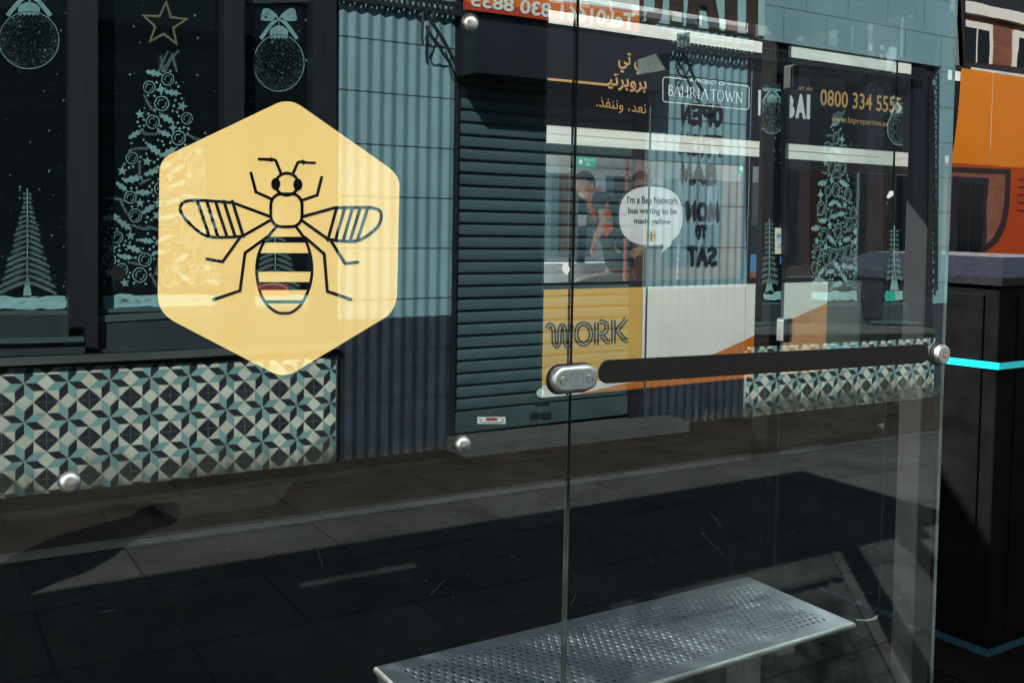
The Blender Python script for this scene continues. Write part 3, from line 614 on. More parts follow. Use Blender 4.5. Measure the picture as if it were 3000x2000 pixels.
def serif(ch, x, y, h, w):                         # slim Roman capitals drawn as strokes
    s = 2.0; o = []; X = lambda t: x+t*w
    Yv = lambda t: y-h+t*h
    ser = lambda u, v: o.append(([(X(u)-w*.16, Yv(v)), (X(u)+w*.16, Yv(v))], 1.5))
    if ch == 'B': o += [([(X(.15),Yv(0)),(X(.15),Yv(1))], 3.2), ([(X(.15),Yv(0)),(X(.6),Yv(.02)),(X(.78),Yv(.22)),(X(.6),Yv(.45)),(X(.15),Yv(.47))], s), ([(X(.5),Yv(.47)),(X(.88),Yv(.6)),(X(.85),Yv(.88)),(X(.55),Yv(1)),(X(.15),Yv(1))], s)]
    if ch == 'A': o += [([(X(0),Yv(1)),(X(.5),Yv(0))], 1.4), ([(X(.5),Yv(0)),(X(1),Yv(1))], 3.4)]; ser(0,1); ser(1,1)
    if ch == 'H': o += [([(X(.1),Yv(0)),(X(.1),Yv(1))], 3), ([(X(.9),Yv(0)),(X(.9),Yv(1))], 3), ([(X(.1),Yv(.5)),(X(.9),Yv(.5))], 1.5)]; [ser(a,b) for a in (.1,.9) for b in (0,1)]
    if ch == 'R': o += [([(X(.1),Yv(0)),(X(.1),Yv(1))], 3), ([(X(.1),Yv(0)),(X(.6),Yv(.03)),(X(.78),Yv(.25)),(X(.6),Yv(.5)),(X(.1),Yv(.52))], s), ([(X(.45),Yv(.52)),(X(1.15),Yv(1))], 2.6)]; ser(.1,1)
    if ch == 'I': o += [([(X(.5),Yv(0)),(X(.5),Yv(1))], 3)]; ser(.5,0); ser(.5,1)
    if ch == 'T': o += [([(X(.5),Yv(0)),(X(.5),Yv(1))], 3), ([(X(0),Yv(.08)),(X(0),Yv(0)),(X(1),Yv(0)),(X(1),Yv(.08))], 1.6)]; ser(.5,1)
    if ch == 'O': o += [(ell((X(.5),Yv(.5)), w*.5, h*.5, 18) + [(X(1),Yv(.5))], s)]
    if ch == 'W': o += [([(X(0),Yv(0)),(X(.3),Yv(1))], 3), ([(X(.3),Yv(1)),(X(.52),Yv(.1))], 1.4), ([(X(.52),Yv(.1)),(X(.78),Yv(1))], 3), ([(X(.78),Yv(1)),(X(1.05),Yv(0))], 1.4)]; ser(0,0); ser(1.05,0)
    if ch == 'N': o += [([(X(.1),Yv(1)),(X(.1),Yv(0))], 1.6), ([(X(.1),Yv(0)),(X(.9),Yv(1))], 3), ([(X(.9),Yv(1)),(X(.9),Yv(0))], 1.6)]; ser(.1,0); ser(.9,0); ser(.1,1)
    return o
for i, (c, u, w) in enumerate((('B',.0,15),('A',17,18),('H',40,18),('R',64,15),('I',84,10),('A',97,19),('T',124,17),('O',144,18),('W',167,25),('N',198,19))):
    xx = 1958+u; yy = 281+u*.109
    for j, (pl, w_) in enumerate(serif(c, xx, yy, 31, w)): stroke(mb, pl, w_*.85, lambda a, b, j=j: bp(a, b, .0042+.00015*j), cap=False)
mb.build("project_lettering", MATS["decal_white"], bus)
mb = MB()
sheet(mb, bquad([(2222,264),(2240,266),(2240,277),(2232,276),(2232,326),(2240,327),(2240,340),(2221,338)]))
lettering(mb, "UB", bquad([(2246,267),(2329,279),(2328,350),(2245,341)]), bold=.06, spacing=.9)
lettering(mb, "A", bquad([(2331,274),(2362,278),(2361,349),(2330,346)]), bold=.07)
sheet(mb, bquad([(2364,277),(2374,278),(2373,350),(2363,349)])); mb.build("place_lettering", MATS["decal_white"], bus)
mb = MB(); lettering(mb, "Soon in", bquad([(2306,243),(2380,252),(2379,268),(2305,263)]), shear=.35); mb.build("script_lettering", mat("gold_dark", (.50,.32,.13), .5), bus)
mb = MB(); lettering(mb, "0800 334 5555", bquad([(2404,261),(2640,286),(2639,333),(2403,309)]), bold=.012); mb.build("phone_lettering", MATS["gold"], bus)
mb = MB(); lettering(mb, "www.btproperties.ae", bquad([(2436,338),(2603,355),(2602,376),(2435,361)]), bold=.0); mb.build("web_lettering", MATS["gold"], bus)
# double-line capitals W O R K
mb = MB(); WK = lambda u, v, e=.004: bp(1500+u/3.92, 800+v/3.92, e)
def dbl(pts, closed=False, k=0):
    L, R = ribbon2(pts, 35, closed); LAY[0] += 1; e = .004+.00008*(LAY[0] % 7)
    for q in (L, R): stroke(mb, [tuple(p) for p in q], 21, lambda u, v: WK(u, v, e), closed=closed, cap=False)
dbl(smooth_line([(405,640),(425,600),(450,596),(474,630)], 4)[:-1] + [(478,660),(480,770)] + smooth_line([(483,795),(502,834),(524,834),(545,800)], 4) + [(547,660)] + smooth_line([(552,635),(572,603),(592,610),(606,645)], 4) + [(608,770)] + smooth_line([(612,800),(630,832),(655,825),(668,795)], 4) + [(672,660)] + smooth_line([(675,635),(690,600),(705,590)], 4))
dbl(ell((822,698), 86, 118, 36), True)
dbl([(970,825),(970,562)]); dbl(smooth_line([(1004,562),(1050,560),(1085,590),(1085,650),(1050,690),(1004,694)], 4)); dbl(smooth_line([(1020,715),(1060,745),(1090,785),(1125,789)], 4))
dbl([(1165,808),(1165,534)]); dbl(smooth_line([(1312,522),(1270,580),(1215,655),(1270,735),(1298,770),(1330,774)], 4))
mb.build("livery_lettering", MATS["decal_ink"], bus)
# speech bubble on the glass
mb = MB(); c = (1907,633); out = [(c[0]+93*math.copysign(abs(math.cos(t))**.8, math.cos(t)), c[1]+86*math.copysign(abs(math.sin(t))**.8, math.sin(t))) for t in [2*math.pi*i/48 for i in range(48)]]
mb.add([bp(*p, -.0080) for p in out], [list(range(48))]); mb.add([bp(*p, -.0082) for p in ((1942,712),(1972,706),(1962,722),(1936,741),(1944,724))], [(0,1,2,3,4)])
bub = mb.build("speech_bubble", mat("bubble_film", (.60,.62,.66), .5, var=.05), bus)
mb = MB(); big = [(c[0]-3+(p[0]-c[0])*1.045, c[1]-3+(p[1]-c[1])*1.045) for p in out]; mb.add([bp(*p, -.0088) for p in big], [list(range(48))]); mb.build("bubble_border", MATS["decal_ink"], bub)
mb = MB()
for s, x0, x1, y0, y1 in (("I'm a Bee Network",1837,1988,575,596),("bus waiting to be",1840,1983,609,631),("made yellow",1858,1965,640,660)):
    lettering(mb, s, [bp(x0,y0-2,-.0072), bp(x1,y0+1,-.0072), bp(x1,y1+3,-.0072), bp(x0,y1,-.0072)], bold=.03)
mb.build("bubble_lettering", MATS["decal_ink"], bub)
mb = MB(); hx = [(1908+17*math.sin(math.pi/3*i), 691-22*math.cos(math.pi/3*i)) for i in range(6)]; mb.add([bp(*p, -.0072) for p in hx], [list(range(6))], 0)
hb = lambda u, v: bp(1908+u*.024, 691+v*.027, -.0070)
disc(mb, (0,-300), 130, hb, k=1); disc(mb, (0,-60), 150, hb, k=1); disc(mb, (0,300), 170, hb, ry=300, k=1)
for s in (-1, 1): disc(mb, (s*300,-60), 240, hb, ry=90, rot=s*.2, k=1); stroke(mb, [(s*120,100),(s*350,260)], 40, hb, 1, cap=False); stroke(mb, [(s*60,-400),(s*180,-520)], 40, hb, 1, cap=False)
mb.build("bubble_bee", [MATS["bus_yellow"], MATS["decal_ink"]], bub)
# emergency exit labels and stickers inside the glass
def sign(px, m, text=None, tm=None, name="exit_label", e=-.0072, parent=bus):
    mb = MB(); sheet(mb, [bp(*p, e) for p in px]); o = mb.build(name, m, parent)
    if text:
        TL, TR, BR, BL = px; mb = MB(); n = len(text)
        for i, s in enumerate(text):
            f0 = .15+.75*i/n; f1 = .15+.75*(i+.8)/n; l0 = lambda f: (TL[0]+(BL[0]-TL[0])*f, TL[1]+(BL[1]-TL[1])*f); r0 = lambda f: (TR[0]+(BR[0]-TR[0])*f, TR[1]+(BR[1]-TR[1])*f)
            ins = .38 if i == 0 else .5
            if name != "exit_label": ins = .12
            A, B = l0(f0), r0(f0); C_, D_ = l0(f1), r0(f1); mix = lambda a, b, t: (a[0]+(b[0]-a[0])*t, a[1]+(b[1]-a[1])*t); w1 = .96 if i == 0 else .72
            lettering(mb, s, [bp(*mix(A,B,ins), e+.0006), bp(*mix(A,B,w1), e+.0006), bp(*mix(C_,D_,w1), e+.0006), bp(*mix(C_,D_,ins), e+.0006)])
        if name == "exit_label": disc(mb, ((TL[0]*.8+TR[0]*.2), (TL[1]+BL[1])/2), 5, lambda u, v: bp(u, v, e+.0006), ry=8)
        mb.build("label_lettering", tm or MATS["decal_white"], o)
    return o
mat("sign_green", (.01,.34,.24), .4); mat("sign_blue", (.05,.22,.5), .4); mat("paper_cream", (.60,.56,.42), .6)
sign([(1690,457),(1746,460),(1745,493),(1689,490)], MATS["sign_green"], ["Emergency","Exit"])
sign([(2163,478),(2207,479),(2206,509),(2162,508)], MATS["sign_green"], ["Emergency","Exit"])
sign([(2196,745),(2236,746),(2236,796),(2195,795)], MATS["sign_blue"], None, None, "window_sticker")
sign([(2270,668),(2309,669),(2308,745),(2269,744)], MATS["paper_cream"], ["WWW","888","III"], MATS["sign_blue"], "window_sticker") if False else None

# ================================================================== shop front (seen mirrored in the shelter glass)
shop = thing("corner_shop", "blue and black tiled shop with Christmas paintings on its dark windows", "shop", (3.5, -4.3, 0))
wallc = ((.155,.25,.278), (.147,.24,.268), (.04,.06,.066))
brick_mat("wall_blocks", *wallc, .53, .335, .0035, 'xz', rough=.5, bump=.25, var=.10, nscale=2.0)
brick_mat("flute_blocks", *wallc[:2], (.02,.03,.034), 40, .335, .005, 'xz', rough=.45, bump=.3, var=.14, nscale=2.5)
brick_mat("dado_blocks", (.022,.028,.04), (.024,.03,.042), (.010,.012,.016), .53, .335, .004, 'xz', rough=.5, bump=.2, var=.35, nscale=5)
mat("frame_paint", (0.0238,0.0323,0.0391), .45, var=.3, scale=5, bump=.06, bscale=40, stretch=(1, 1, .35)); mat("frame_dark", (0.0104,0.012,0.0176), .45, var=.25, scale=6, stretch=(1, 1, .3))
mat("rail_paint", (0.04675,0.07225,0.0782), .45, var=.35, scale=7, bump=.08, bscale=50, stretch=(.3, 1, 2)); mat("sill_paint", (0.056,0.064,0.0616), .55, var=.4, scale=6, bump=.1, stretch=(.3, 1, 2))
mat("shop_glass", (.004,.006,.008), .04, var=0, spec=.25); mat("snow_paint", (0.1484,0.2783,0.2783), .8, var=.25, scale=9); mat("fern_paint", (0.1004,0.1711,0.1711), .8, var=.3, scale=9)
mat("star_paint", (0.12,0.1125,0.06), .7, var=.2); mat("shutter_paint", (0.0476,0.0816,0.0918), .33, var=.18, scale=3, stretch=(.3, 1, 4), rvar=.06); mat("iron_black", (0.0096,0.012,0.0144), .5, var=.2)
mat("tile_cream", (0.48,0.48,0.4), .35, var=.22, scale=3, rvar=.1); mat("tile_teal", (0.17,0.306,0.306), .35, var=.2, scale=4); mat("tile_dark", (0.024,0.0256,0.0336), .35, var=.25, scale=6)
mat("grout", (.42,.44,.40), .8, var=.25, scale=5); mat("step_stone", (0.048,0.048,0.046), .85, var=.3, scale=5, bump=.3); mat("sign_red", (0.4,0.04,0.016), .4, var=.05); mat("sign_orange", (0.6,0.136,0.016), .4, var=.05)
mat("sign_white", (0.576,0.584,0.544), .4, var=.05); mat("fascia_teal", (0.24,0.376,0.392), .5, var=.12, scale=2); mat("letter_brown", (.035,.022,.016), .5, var=.2); mat("ink_black", (.008,.01,.014), .6, var=.2)
mat("lock_white", (0.4,0.496,0.496), .4, var=.1); mat("peel", (.015,.022,.026), .7, var=.2); mat("rust_red", (0.28,0.048,0.032), .6, var=.2)
def grime(name, ztop, col, amount=.85, scale=6.0, stretch=(1,1,1), zsoft=.25, lo=.35, hi=.6):
    """dirt splashed or chipped up to about ztop, broken up by noise"""
    m = MATS[name]; t = m.node_tree; L = t.links.new; b = [n for n in t.nodes if n.type == 'BSDF_PRINCIPLED'][0]
    tc = t.nodes.new("ShaderNodeTexCoord"); mp = t.nodes.new("ShaderNodeMapping"); mp.inputs["Scale"].default_value = stretch; L(tc.outputs["Object"], mp.inputs[0])
    n = t.nodes.new("ShaderNodeTexNoise"); n.inputs["Scale"].default_value = scale; n.inputs["Detail"].default_value = 8; n.inputs["Roughness"].default_value = .7; L(mp.outputs[0], n.inputs[0])
    sp = t.nodes.new("ShaderNodeSeparateXYZ"); L(tc.outputs["Object"], sp.inputs[0])
    z = t.nodes.new("ShaderNodeMapRange"); z.inputs[1].default_value = ztop; z.inputs[2].default_value = ztop-zsoft; z.inputs[3].default_value = -.35; z.inputs[4].default_value = .25; L(sp.outputs[2], z.inputs[0])
    a = t.nodes.new("ShaderNodeMath"); a.operation = 'ADD'; L(n.outputs[0], a.inputs[0]); L(z.outputs[0], a.inputs[1])
    r = t.nodes.new("ShaderNodeMapRange"); r.inputs[1].default_value = lo; r.inputs[2].default_value = hi; r.inputs[3].default_value = 0; r.inputs[4].default_value = amount; L(a.outputs[0], r.inputs[0])
    src = b.inputs["Base Color"].links[0].from_socket; mx = t.nodes.new("ShaderNodeMix"); mx.data_type = 'RGBA'
    L(r.outputs[0], mx.inputs["Factor"]); L(src, mx.inputs["A"]); mx.inputs["B"].default_value = (*col, 1); L(mx.outputs["Result"], b.inputs["Base Color"])
for nm in ("tile_cream", "tile_teal", "tile_dark", "grout"): grime(nm, .34, (.045,.042,.032), .85, 5.0, (1,1,.5), .36, .45, .75)
grime("dado_blocks", .55, (.10,.13,.14), .7, 34.0, (1,1,.18), .55, .80, .84); grime("dado_blocks", .08, (.05,.04,.03), .6, 14.0, (1,1,.6), .14, .45, .6)
grime("flute_blocks", 9.0, (.10,.15,.165), .5, 3.0, (2.5,1,.35), .1, .80, 1.0); grime("shutter_paint", .9, (.03,.04,.04), .7, 5.0, (.6,1,1.5), .8, .5, .8)
def quad_px(l, t, r, b): return [(l, t), (r, t), (r, b), (l, b)]
def sp_(name, m, pxs, d0, d1, parent=shop):          # traced outline at its own depth, front at d0, back at d1
    mb = MB(); f = [fp(*p, d0) for p in pxs]; bk = [(p[0], -DF + d1, p[2]) for p in f]; n = len(f)
    mb.add(f + bk, [list(range(n)), [n+i for i in reversed(range(n))]] + [[i, n+i, n+(i+1) % n, (i+1) % n] for i in range(n)])
    return mb.build(name, m, parent)
# masses behind the joinery
mb = MB(); box(mb, (-3.0, -DF-3.0, -.3), (9.35, -DF-.36, 12.4)); mb.build("rear_mass", MATS["panel_black"], shop)
mb = MB(); box(mb, (2.40, -DF-.355, 3.06), (9.35, -DF-.02, 4.6)); box(mb, (8.50, -DF-.355, .80), (9.35, -DF-.02, 3.058)); mb.build("upper_wall", MATS["wall_blocks"], shop)
mb = MB(); box(mb, (8.50, -DF-.355, -.3), (9.35, -DF-.02, .798)); mb.build("pillar_base", MATS["dado_blocks"], shop)
mb = MB(); box(mb, (-3.0, -DF-.355, 2.86), (2.398, -DF-.085, 4.6)); mb.build("header_board", MATS["frame_dark"], shop)
brick_mat("shop_brick", (.15,.042,.022), (.19,.055,.028), (.11,.085,.07), .225, .075, .01, 'xz', rough=.9, bump=.4, var=.3)
mb = MB(); box(mb, (-3.0, -DF-.355, 4.602), (9.35, -DF-.01, 12.5)); mb.build("bounce_storey", mat("cream_render", (.78,.75,.68), .9, var=.12, scale=1.5, bump=.2), shop)  # unseen storey, made tall and pale to bounce sun onto the shelter
def corrugated(name, m, x0, x1, z0, z1, d=0.0, per=.0855, amp=.0088):
    mb = MB(); n = int((x1-x0)/per*14); xs = [x0+(x1-x0)*i/n for i in range(n+1)]
    prof = [(x, -DF+d+amp*math.asin(.96*math.sin(2*math.pi*x/per))*2/math.pi) for x in xs]
    vs = [(x, y, z) for z in (z0, z1) for x, y in prof]; N = n+1
    mb.add(vs, [(i, i+1, N+i+1, N+i) for i in range(n)]); mb.add([(x0,-DF-.3,z0),(x0,-DF+d,z0),(x0,-DF+d,z1),(x0,-DF-.3,z1)], [(0,1,2,3)]); mb.add([(x1,-DF-.3,z0),(x1,-DF+d,z0),(x1,-DF+d,z1),(x1,-DF-.3,z1)], [(0,1,2,3)])
    return mb.build(name, m, shop, smooth=False)
corrugated("fluted_wall", MATS["flute_blocks"], 2.398, 3.222, .885, 3.05); corrugated("fluted_base", MATS["dado_blocks"], 2.398, 3.222, -.3, .883)
corrugated("fluted_wall", MATS["flute_blocks"], 4.90, 5.99, 1.02, 3.05); corrugated("fluted_base", MATS["dado_blocks"], 4.90, 5.99, -.3, 1.018)
def window_front(tag_, stiles, glass, ztop_px, rail_px, apron_px, sill_px, plinth_top):
    """stiles: list of (pxL, pxR, bottom, proud); glass: list of (pxL, pxR, top, bottom); *_px: list of quads"""
    for l, r, t, b, d in stiles: sp_("stile", MATS["frame_dark"], quad_px(l, t, r, b), d, -.16)
    for l, r, t, b in glass:
        g = sp_("pane", MATS["shop_glass"], quad_px(l, t, r, b), -.10, -.12)
        yield g
    for q in rail_px: sp_("rail", MATS["rail_paint"], q[0], q[1], -.15)
    for q in apron_px: sp_("apron", MATS["frame_paint"], q[0], q[1], -.16)
    for q in sill_px: sp_("sill", MATS["sill_paint"], q[0], q[1], -.16)
panes = list(window_front("left",
    [(202,250,-80,958,.0),(252,287,-80,1018,.025),(655,688,-80,960,.0),(690,716,-60,1000,.02),(917,950,-60,1020,.0),(952,986,-60,1052,.02)],
    [(-420,201,-80,912),(288,654,-80,912),(717,916,14,900)], 0,
    [([(-420,915),(200,911),(208,921),(-420,926)], -.05),([(288,906),(654,895),(654,905),(283,917)], -.05),([(283,925),(654,906),(654,922),(283,945)], -.03),([(-420,1004),(247,989),(247,1001),(-420,1018)], .02),
     ([(717,902),(916,893),(916,903),(717,912)], -.05),([(730,925),(905,915),(905,921),(730,931)], -.02),([(730,985),(905,974),(905,980),(730,991)], -.02)],
    [([(-420,927),(201,922),(201,990),(-420,1004)], -.03),([(288,946),(654,923),(654,1008),(288,1022)], -.04),([(717,913),(916,904),(916,1000),(717,1004)], -.03),([(-420,1019),(249,1002),(249,1035),(-420,1058)], -.01),([(288,1023),(654,1009),(987,1000),(987,1005),(288,1034)], -.01)],
    [([(-430,1072),(505,1033),(992,1006),(996,1022),(505,1050),(-430,1092)], .07)], 0))
sp_("under_sill_board", MATS["iron_black"], [(-430,1093),(505,1051),(990,1024),(990,1044),(505,1068),(-430,1105)], .0, -.1)  # black board set under the projecting sill
sp_("stile", MATS["frame_paint"], [(716,-40),(917,-20),(917,6),(716,12)], -.075, -.16)
panes2 = list(window_front("right",
    [(2186,2232,160,930,.0),(2313,2372,160,930,.0),(2542,2566,190,930,.02),(2568,2588,190,930,.0),(2676,2712,200,950,.02),(2714,2732,210,955,.0)],
    [(2233,2312,205,885),(2373,2541,205,885),(2589,2675,215,885)], 0,
    [([(2233,888),(2312,886),(2312,892),(2233,894)], -.05),([(2373,888),(2541,888),(2541,896),(2373,896)], -.05),([(2589,888),(2675,887),(2675,893),(2589,894)], -.05),([(2562,940),(2690,941),(2700,949),(2562,948)], .03),([(2200,945),(2313,944),(2313,951),(2200,952)], .02)],
    [([(2233,895),(2312,893),(2312,943),(2233,944)], -.03),([(2373,897),(2541,897),(2541,955),(2373,957)], -.04),([(2589,895),(2675,894),(2675,939),(2589,939)], -.03)],
    [([(2186,962),(2330,950),(2720,958),(2745,966),(2745,976),(2330,980),(2186,980)], .06)], 0))
sp_("under_sill_board", MATS["iron_black"], [(2186,981),(2330,981),(2738,977),(2738,990),(2330,1000),(2186,1003)], .0, -.1)
# Christmas paintings on the glass, drawn on each pane
PD = -.0985
def pm(u, v): return fp(u, v, PD)
def pm2(u, v): return fp(u, v, PD+.0008)
def fern(mb, x, y, ang, L, bend=.0, k=1, need=11, step=4.0, wd=1.5):
    pts = []; a = ang; px, py = x, y; n = max(4, int(L/step))
    for i in range(n+1): pts.append((px, py)); px += math.cos(a)*step; py += math.sin(a)*step; a += bend/n
    stroke(mb, pts, wd, pm, k, cap=False)
    for i in range(1, n):
        d = math.atan2(pts[i+1][1]-pts[i][1], pts[i+1][0]-pts[i][0]); l = need*(.55+.45*math.sin(math.pi*(i/n)**.7))*random.uniform(.8, 1.15)
        for s in (-1, 1):
            b = d+s*random.uniform(.5, .75); q = pts[i]; mb.add([pm2(q[0]-.85*math.sin(b), q[1]+.85*math.cos(b)), pm2(q[0]+.85*math.sin(b), q[1]-.85*math.cos(b)), pm2(q[0]+l*math.cos(b), q[1]+l*math.sin(b))], [(0,1,2)], k)
def star5(mb, x, y, r, rot=0, k=0, n=5, inner=.42, sx=1.0): mb.add([pm(x+sx*(r if i % 2 == 0 else r*inner)*math.sin(rot+math.pi*i/n), y-(r if i % 2 == 0 else r*inner)*math.cos(rot+math.pi*i/n)) for i in range(2*n)], [list(range(2*n))], k)
def holly(mb, x, y, L, ang, k=0, sx=1.0):
    o = [(-1,0),(-.62,.30),(-.5,.14),(-.05,.42),(.08,.2),(.5,.36),(.55,.15),(1,.0),(.55,-.15),(.45,-.36),(.05,-.2),(-.1,-.42),(-.5,-.14),(-.66,-.28)]
    c, s = math.cos(ang), math.sin(ang); mb.add([pm(x+sx*L*(a*c-b*s), y+L*(a*s+b*c)) for a, b in o], [list(range(14))], k)
def ring(mb, x, y, r, k=0, sx=1.0):
    mk = lambda u, v: pm(x+sx*(u-x), v)
    stroke(mb, ell((x,y), r, r*1.02, 22), r*.16, mk, k, True); stroke(mb, ell((x,y), r*.55, r*.55, 8, 150, 300), r*.12, mk, k, cap=False); stroke(mb, ell((x,y), r*.62, r*.62, 6, -20, 90), r*.12, mk, k, cap=False)
def big_tree(cx, top, bot, half, lo, hi, parent, sx=1.0, seed=1, star=None):
    rnd = random.Random(seed); st = random.getstate(); random.seed(seed); mb = MB(); items = []
    def width(y): return half*(.12+.88*(y-top)/(bot-top))
    def free(x, y, r):
        if x-r*sx < lo or x+r*sx > hi: return False
        return all(((x-a)/sx)**2+(y-b)**2 > (r+c)**2 for a, b, c in items)
    for kind, cnt, r in (("ring",24,20),("holly",30,18),("fern",30,21),("star",24,15),("four",26,15),("fern2",34,14),("dot",620,6.4)):
        for _ in range(cnt):
            for _t in range(60):
                y = top+(bot-top)*math.sqrt(rnd.random()); x = cx+width(y)*rnd.uniform(-1,1); rr = r*rnd.uniform(.85,1.1)
                if free(x, y, rr): break
            else: continue
            items.append((x, y, rr))
            if kind == "ring": ring(mb, x, y, rr*.95, 0, sx)
            elif kind == "holly": holly(mb, x, y, rr*1.5, rnd.uniform(-.6,.7), 0, sx)
            elif kind == "star": star5(mb, x, y, rr*1.2, rnd.uniform(-.4,.4), 0, 5, .42, sx)
            elif kind == "four": star5(mb, x, y, rr*1.35, rnd.uniform(-.2,.2), 0, 4, .38, sx*.8)
            elif kind in ("fern", "fern2"):
                a = rnd.choice((rnd.uniform(-.5,.3), math.pi+rnd.uniform(-.3,.5), math.pi/2+rnd.uniform(-.5,.5))); L = rr*3.4*(1 if abs(math.cos(a)) < .5 else max(.5, sx))
                fern(mb, x-math.cos(a)*L/2, y-math.sin(a)*L/2, a, L, rnd.uniform(-.6,.6), 1)
            else: disc(mb, (x, y), rr*.66*max(.6, sx), pm, 8, rr*.66)
    for a, dx_, L_ in ((-1.25,-14,70),(-1.85,2,55),(-1.35,8,58),(-1.95,42,62),(-1.0,-6,85)): fern(mb, cx+dx_*sx, top+18, a, L_*max(.6,sx), .25, 1)
    o = mb.build("painted_tree", [MATS["snow_paint"], MATS["fern_paint"]], parent)
    random.setstate(st)
    if star:
        sx_, sy_, r = star; mb = MB(); pts = [(sx_+(r if i % 2 == 0 else r*.42)*math.sin(.0+.08+math.pi*i/5), sy_-(r if i % 2 == 0 else r*.42)*math.cos(.08+math.pi*i/5)) for i in range(10)]
        stroke(mb, pts, 7, lambda u, v: fp(u, v, PD+.002), closed=True); mb.build("painted_star", MATS["star_paint"], parent)
def fir(cx, top, bot, half, parent):
    mb = MB(); stroke(mb, [(cx,top),(cx,bot-30)], 3.5, pm, 0, cap=False); sheet(mb, [pm(cx-3,bot-55),pm(cx+3,bot-55),pm(cx+13,bot),pm(cx-13,bot)])
    y = top+14
    while y < bot-28:
        f = (y-top)/(bot-top); w = half*f*1.08
        for s in (-1, 1): fern(mb, cx, y, math.pi/2-s*(math.pi/2-.28), max(8, w*random.uniform(.9,1.06)), -s*(-.25), 1, need=9+7*f, step=3.2, wd=1.4)
        y += 12+8*f
    return mb.build("painted_fir", [MATS["snow_paint"], MATS["fern_paint"]], parent)
def bauble(cx, cy, rx, ry, parent, bow=True):
    mb = MB(); stroke(mb, ell((cx,cy), rx, ry, 40), 2.2, pm, 0, True)
    for _ in range(900):
        t = random.uniform(0, 2*math.pi); q = 1-abs(random.gauss(0, .16))
        if random.random() < .35: q = math.sqrt(random.random())
        if q > 0: disc(mb, (cx+rx*q*.98*math.cos(t), cy+ry*q*.98*math.sin(t)), .75, pm2, 4, k=1)
    for _ in range(70):
        t = random.uniform(0, 2*math.pi); q = math.sqrt(random.random())*.95; disc(mb, (cx+rx*q*math.cos(t), cy+ry*q*math.sin(t)), 1.6, pm2, 6, k=1)
    w = rx*.36; h = ry*.34; yb = cy-ry*.92; zig = [(cx-w+2*w*i/10, yb+(7 if i % 2 else 0)) for i in range(11)]
    mb.add([pm(cx-w, yb), pm(cx-w, yb-h*.7)] + [pm(*p) for p in bez((cx-w,yb-h*.7),(cx,yb-h*1.7),(cx+w,yb-h*.7),6)] + [pm(*p) for p in reversed(zig)], [list(range(2+7+11))], 0)
    if bow:
        yk = yb-h*1.9
        stroke(mb, [(cx, yk), (cx, yb-h)], 1.6, pm2, 0, cap=False)
        for s in (-1, 1):
            lp = [(cx,yk)] + bez((cx+s*rx*.1,yk-ry*.15),(cx+s*rx*.5,yk-ry*.5),(cx+s*rx*.66,yk-ry*.3),4) + bez((cx+s*rx*.72,yk+ry*.05),(cx+s*rx*.5,yk+ry*.14),(cx+s*rx*.1,yk+ry*.04),4)
            mb.add([pm2(*p) for p in lp], [list(range(len(lp)))], 0)
            stroke(mb, smooth_line([(cx+s*4,yk),(cx+s*rx*.3,yk+ry*.2),(cx+s*rx*.55,yk+ry*.5),(cx+s*rx*.72,yk+ry*.72)], 4), rx*.15, pm2, 0, cap=False)
    return mb.build("painted_bauble", [MATS["snow_paint"], MATS["fern_paint"]], parent)
def snow(l, r, t, b, parent, seed=3):
    rnd = random.Random(seed); mb = MB(); n = 14
    up = [(l+(r-l)*i/n, t+rnd.uniform(-3,5)) for i in range(n+1)]; dn = [(l+(r-l)*i/n, b+rnd.uniform(-3,3)) for i in range(n+1)]
    pts = [(l-5, (t+b)/2)] + up + [(r+6, t+(b-t)*.3), (r+6, t+(b-t)*.75)] + dn[::-1]
    mb.add([pm(*p) for p in pts], [list(range(len(pts)))]); return mb.build("painted_snow", MATS["snow_streak"], parent)
def flakes(l, r, t, b, n, parent, sx=1.0):
    mb = MB()
    for _ in range(n):
        q = random.choice((1.3,1.3,1.5,1.8,2.6,3.6)); disc(mb, (random.uniform(l,r), random.uniform(t,b)), q*sx, pm2, 7, q)
    return mb.build("painted_flakes", MATS["fern_paint"], parent)
def snow_mat():
    m = mat("snow_streak", (0.2074,0.3694,0.3758), .8, var=.2, scale=10, stretch=(.5, 1, 3)); t = m.node_tree; L = t.links.new
    b = [n for n in t.nodes if n.type == 'BSDF_PRINCIPLED'][0]; tc = t.nodes.new("ShaderNodeTexCoord"); mp = t.nodes.new("ShaderNodeMapping"); mp.inputs["Scale"].default_value = (9, 9, 30)
    n = t.nodes.new("ShaderNodeTexNoise"); n.inputs["Scale"].default_value = 1.6; n.inputs["Detail"].default_value = 6; n.inputs["Roughness"].default_value = .75
    L(tc.outputs["Object"], mp.inputs[0]); L(mp.outputs[0], n.inputs[0]); r = t.nodes.new("ShaderNodeMapRange"); r.inputs[1].default_value = .36; r.inputs[2].default_value = .42; r.inputs[3].default_value = .15; r.inputs[4].default_value = 1
    L(n.outputs[0], r.inputs[0]); L(r.outputs[0], b.inputs["Alpha"])
snow_mat()
big_tree(478, 195, 832, 222, 300, 648, panes[1], 1.0, 5, (482,72,66)); snow(306,624,862,900,panes[1],2); flakes(292,650,0,560,70,panes[1])
fir(80,552,866,100,panes[0]); bauble(85,118,88,84,panes[0]); snow(-60,190,868,905,panes[0],4); flakes(-30,200,0,840,90,panes[0])
bauble(817,185,74,83,panes[2]); fir(806,600,866,92,panes[2]); flakes(722,912,30,560,70,panes[2]); snow(722,905,862,896,panes[2],8)
sp_("notice_board", MATS["rust_red"], quad_px(742,830,845,866), -.095, -.099, panes[2])
mb = MB(); stroke(mb, ell((797,850), 46, 18, 30), 1.5, lambda u, v: fp(u, v, -.0945), closed=True); mb.build("notice_ring", MATS["decal_white"], panes[2])
